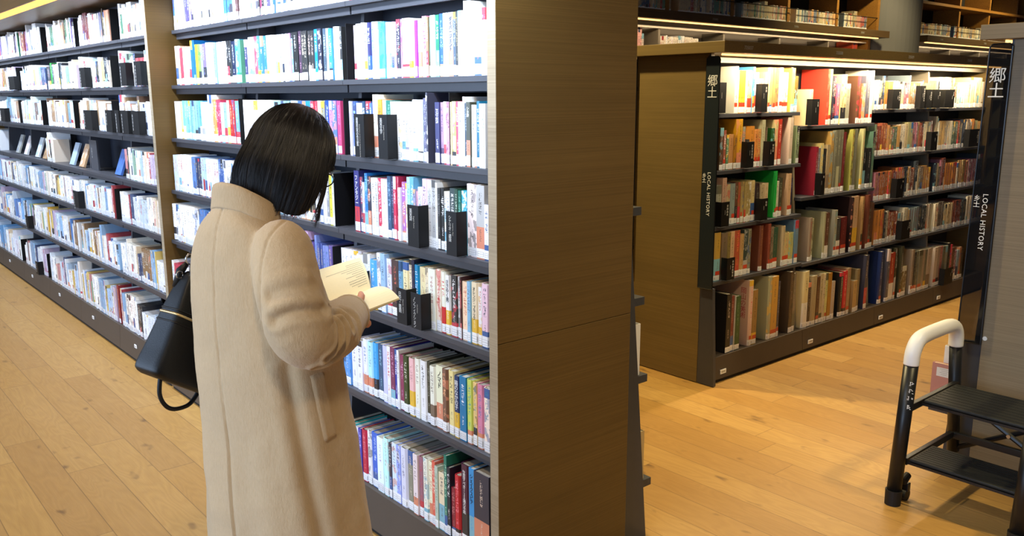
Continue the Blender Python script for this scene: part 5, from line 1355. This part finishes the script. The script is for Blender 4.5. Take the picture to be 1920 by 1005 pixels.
# ------------------------------------------------------------------ step stool
MAT['stool_black'] = plain('black_powder_coat', '0f1013', 0.38, 0.5)
MAT['tread'] = plain('black_ribbed_tread', '1c1e1d', 0.55, 0.4, 0, 60, 0.15, 0.3, 500)
MAT['white_plastic'] = plain('white_plastic', 'f4f2ee', 0.4)
MAT['castor'] = plain('black_rubber', '0c0c0d', 0.6)
st = thing('step_stool', 'black two step library stool with white curved handrail and castors', 'step stool', (3.33, 1.16, 0))
sinv = Matrix.Translation((-3.33, -1.16, 0))
def ST(o, lab=None):
    o.parent = st; o.matrix_parent_inverse = sinv
    if lab: o['label'] = lab
    return o
SXF0, SXF1, SXR0, SXR1 = 3.125, 3.178, 3.655, 3.560      # front post foot / head, rear post foot / head
def post(y, ztop, name='post'):
    ST(MB().tube([(SXF0, y, 0.05), (SXF0+(SXF1-SXF0)*ztop/0.6, y, ztop)], 0.027, 20).obj(name, 'stool_black', smooth=True))
    ST(MB().tube([(SXR0-0.005, y, 0.075), (SXR0+(SXR1-SXR0)*ztop/0.6, y, ztop)], 0.024, 20).obj(name, 'stool_black', smooth=True))
    ST(MB().tube([(SXF0-0.002, y, 0.0), (SXF0-0.001, y, 0.06)], [0.0295, 0.031], 20).obj('rubber_foot', 'castor', smooth=False))
for y, zt in ((1.385, 0.555), (0.945, 0.42)): post(y, zt)
hr = crom([(3.174, 1.385, 0.555), (3.179, 1.385, 0.60), (3.205, 1.385, 0.637), (3.25, 1.385, 0.652), (3.37, 1.385, 0.655), (3.49, 1.385, 0.652), (3.54, 1.385, 0.636), (3.563, 1.385, 0.60), (3.567, 1.385, 0.555)], 6)
ST(MB().tube(hr, 0.0285, 20).obj('handrail', 'white_plastic', smooth=True), 'white curved handrail')
for z, xa, xb in ((0.405, 3.245, 3.535), (0.185, 3.165, 3.365)):
    t = ST(MB().box(xa, xb, 0.96, 1.355, z-0.012, z, 0.004).obj('tread', 'tread'))
    ry = MB()
    for k in range(9):
        x = xa+0.02+k*(xb-xa-0.04)/8; ry.box(x-0.002, x+0.002, 0.97, 1.345, z, z+0.0012)
    ry.obj('grip_strip', 'castor', t)
    ST(MB().box(xa-0.004, xa+0.014, 0.955, 1.36, z-0.022, z-0.0125).obj('tread_frame', 'stool_black')); ST(MB().box(xb-0.014, xb+0.004, 0.955, 1.36, z-0.022, z-0.0125).obj('tread_frame', 'stool_black'))
    for y in (1.372, 0.955):
        ST(MB().box(SXF0+0.04, SXR1+0.02, y-0.010, y+0.010, z-0.030, z-0.002, 0.002).obj('side_rail', 'stool_black'))
for (a, b_) in (((3.610, 1.365, 0.335), (3.635, 0.965, 0.095)), ((3.622, 0.965, 0.335), (3.647, 1.365, 0.095))):
    ST(MB().tube([a, b_], 0.011, 8).obj('cross_brace', 'stool_black'))
ST(MB().tube([(3.617, 1.165, 0.215), (3.606, 1.165, 0.215)], 0.008, 12).obj('bolt', 'chrome'))
ST(MB().box(3.585, 3.605, 0.96, 1.37, 0.150, 0.178, 0.002).obj('rear_crossbar', 'stool_black'))
for y in (1.372, 0.958):
    for x in (3.190, 3.60):
        cst = ST(MB().tube([(x, y-0.012, 0.0245), (x, y+0.012, 0.0245)], 0.024, 20).obj('castor', 'castor'))
        MB().box(x-0.012, x+0.012, y-0.017, y+0.017, 0.040, 0.075, 0.003).obj('castor_fork', 'stool_black', cst)
ST(MB().tube([(3.165, 1.372, 0.085), (3.205, 1.372, 0.10)], [0.017, 0.014], 14).obj('brake_spring', 'castor'))
mk = MB()
for k, z in enumerate((0.49, 0.462, 0.434, 0.40)):
    x = SXF0+(SXF1-SXF0)*z/0.6-0.014; R_ = random.Random(k)
    for q in range(5):
        a = R_.uniform(-0.011, 0.0075); mk.box(x-0.0125, x-0.0115, 1.365+a-0.0045, 1.365+a+0.0015, z+q*0.0035-0.008, z+q*0.0035-0.0062)
    mk.box(x-0.0125, x-0.0115, 1.366, 1.3685, z-0.008, z+0.008)
ST(mk.obj('pictogram', 'white_ink'), 'small white pictograms on the front post')

# books and shelf end at the far side of the nearest case
MAT['pinkc'] = plain('pink_book_cover', 'c98f86', 0.45)
for nm, lab, y0, y1, z0, z1, x0, mt, tall_l in (('book', 'pink book sticking out of the nearest bookcase behind the step stool', 1.395, 1.545, 0.2055, 0.408, 3.752, 'pinkc', 1), ('book', 'white book behind the pink book near the step stool', 1.36, 1.515, 0.2055, 0.482, 3.790, 'white_plastic', 0)):
    o = MB().box(x0, x0+0.0022, y0, y1, z0, z1).box(x0+0.0198, x0+0.022, y0, y1, z0, z1).box(x0+0.0022, x0+0.0198, y1-0.002, y1, z0, z1).obj(nm, mt)
    tag(o, lab, 'book')
    MB().box(x0+0.003, x0+0.019, y0+0.003, y1-0.003, z0+0.002, z1-0.003).obj('pages', 'paper', o)
    if tall_l:
        MB().box(x0-0.0006, x0-0.0001, 1.462, 1.525, 0.350, 0.390).obj('paper_label', 'white_ink', o)
        l2 = MB()
        for q in range(4): l2.box(x0-0.0009, x0-0.0007, 1.47+0.004*q, 1.512-0.006*(q % 2), 0.383-q*0.008, 0.3845-q*0.008)
        l2.obj('label_print', 'grey_ink', o)
        MB().box(x0-0.0006, x0-0.0001, 1.515, 1.540, 0.209, 0.232).obj('spine_label', 'white_ink', o)
o = MB().box(3.75, 4.63, 1.40, 1.545, 0.187, 0.2048, 0.001).obj('shelf_extension', 'steel', near)
o.matrix_parent_inverse = Matrix.Translation((-3.70, -1.093, 0))
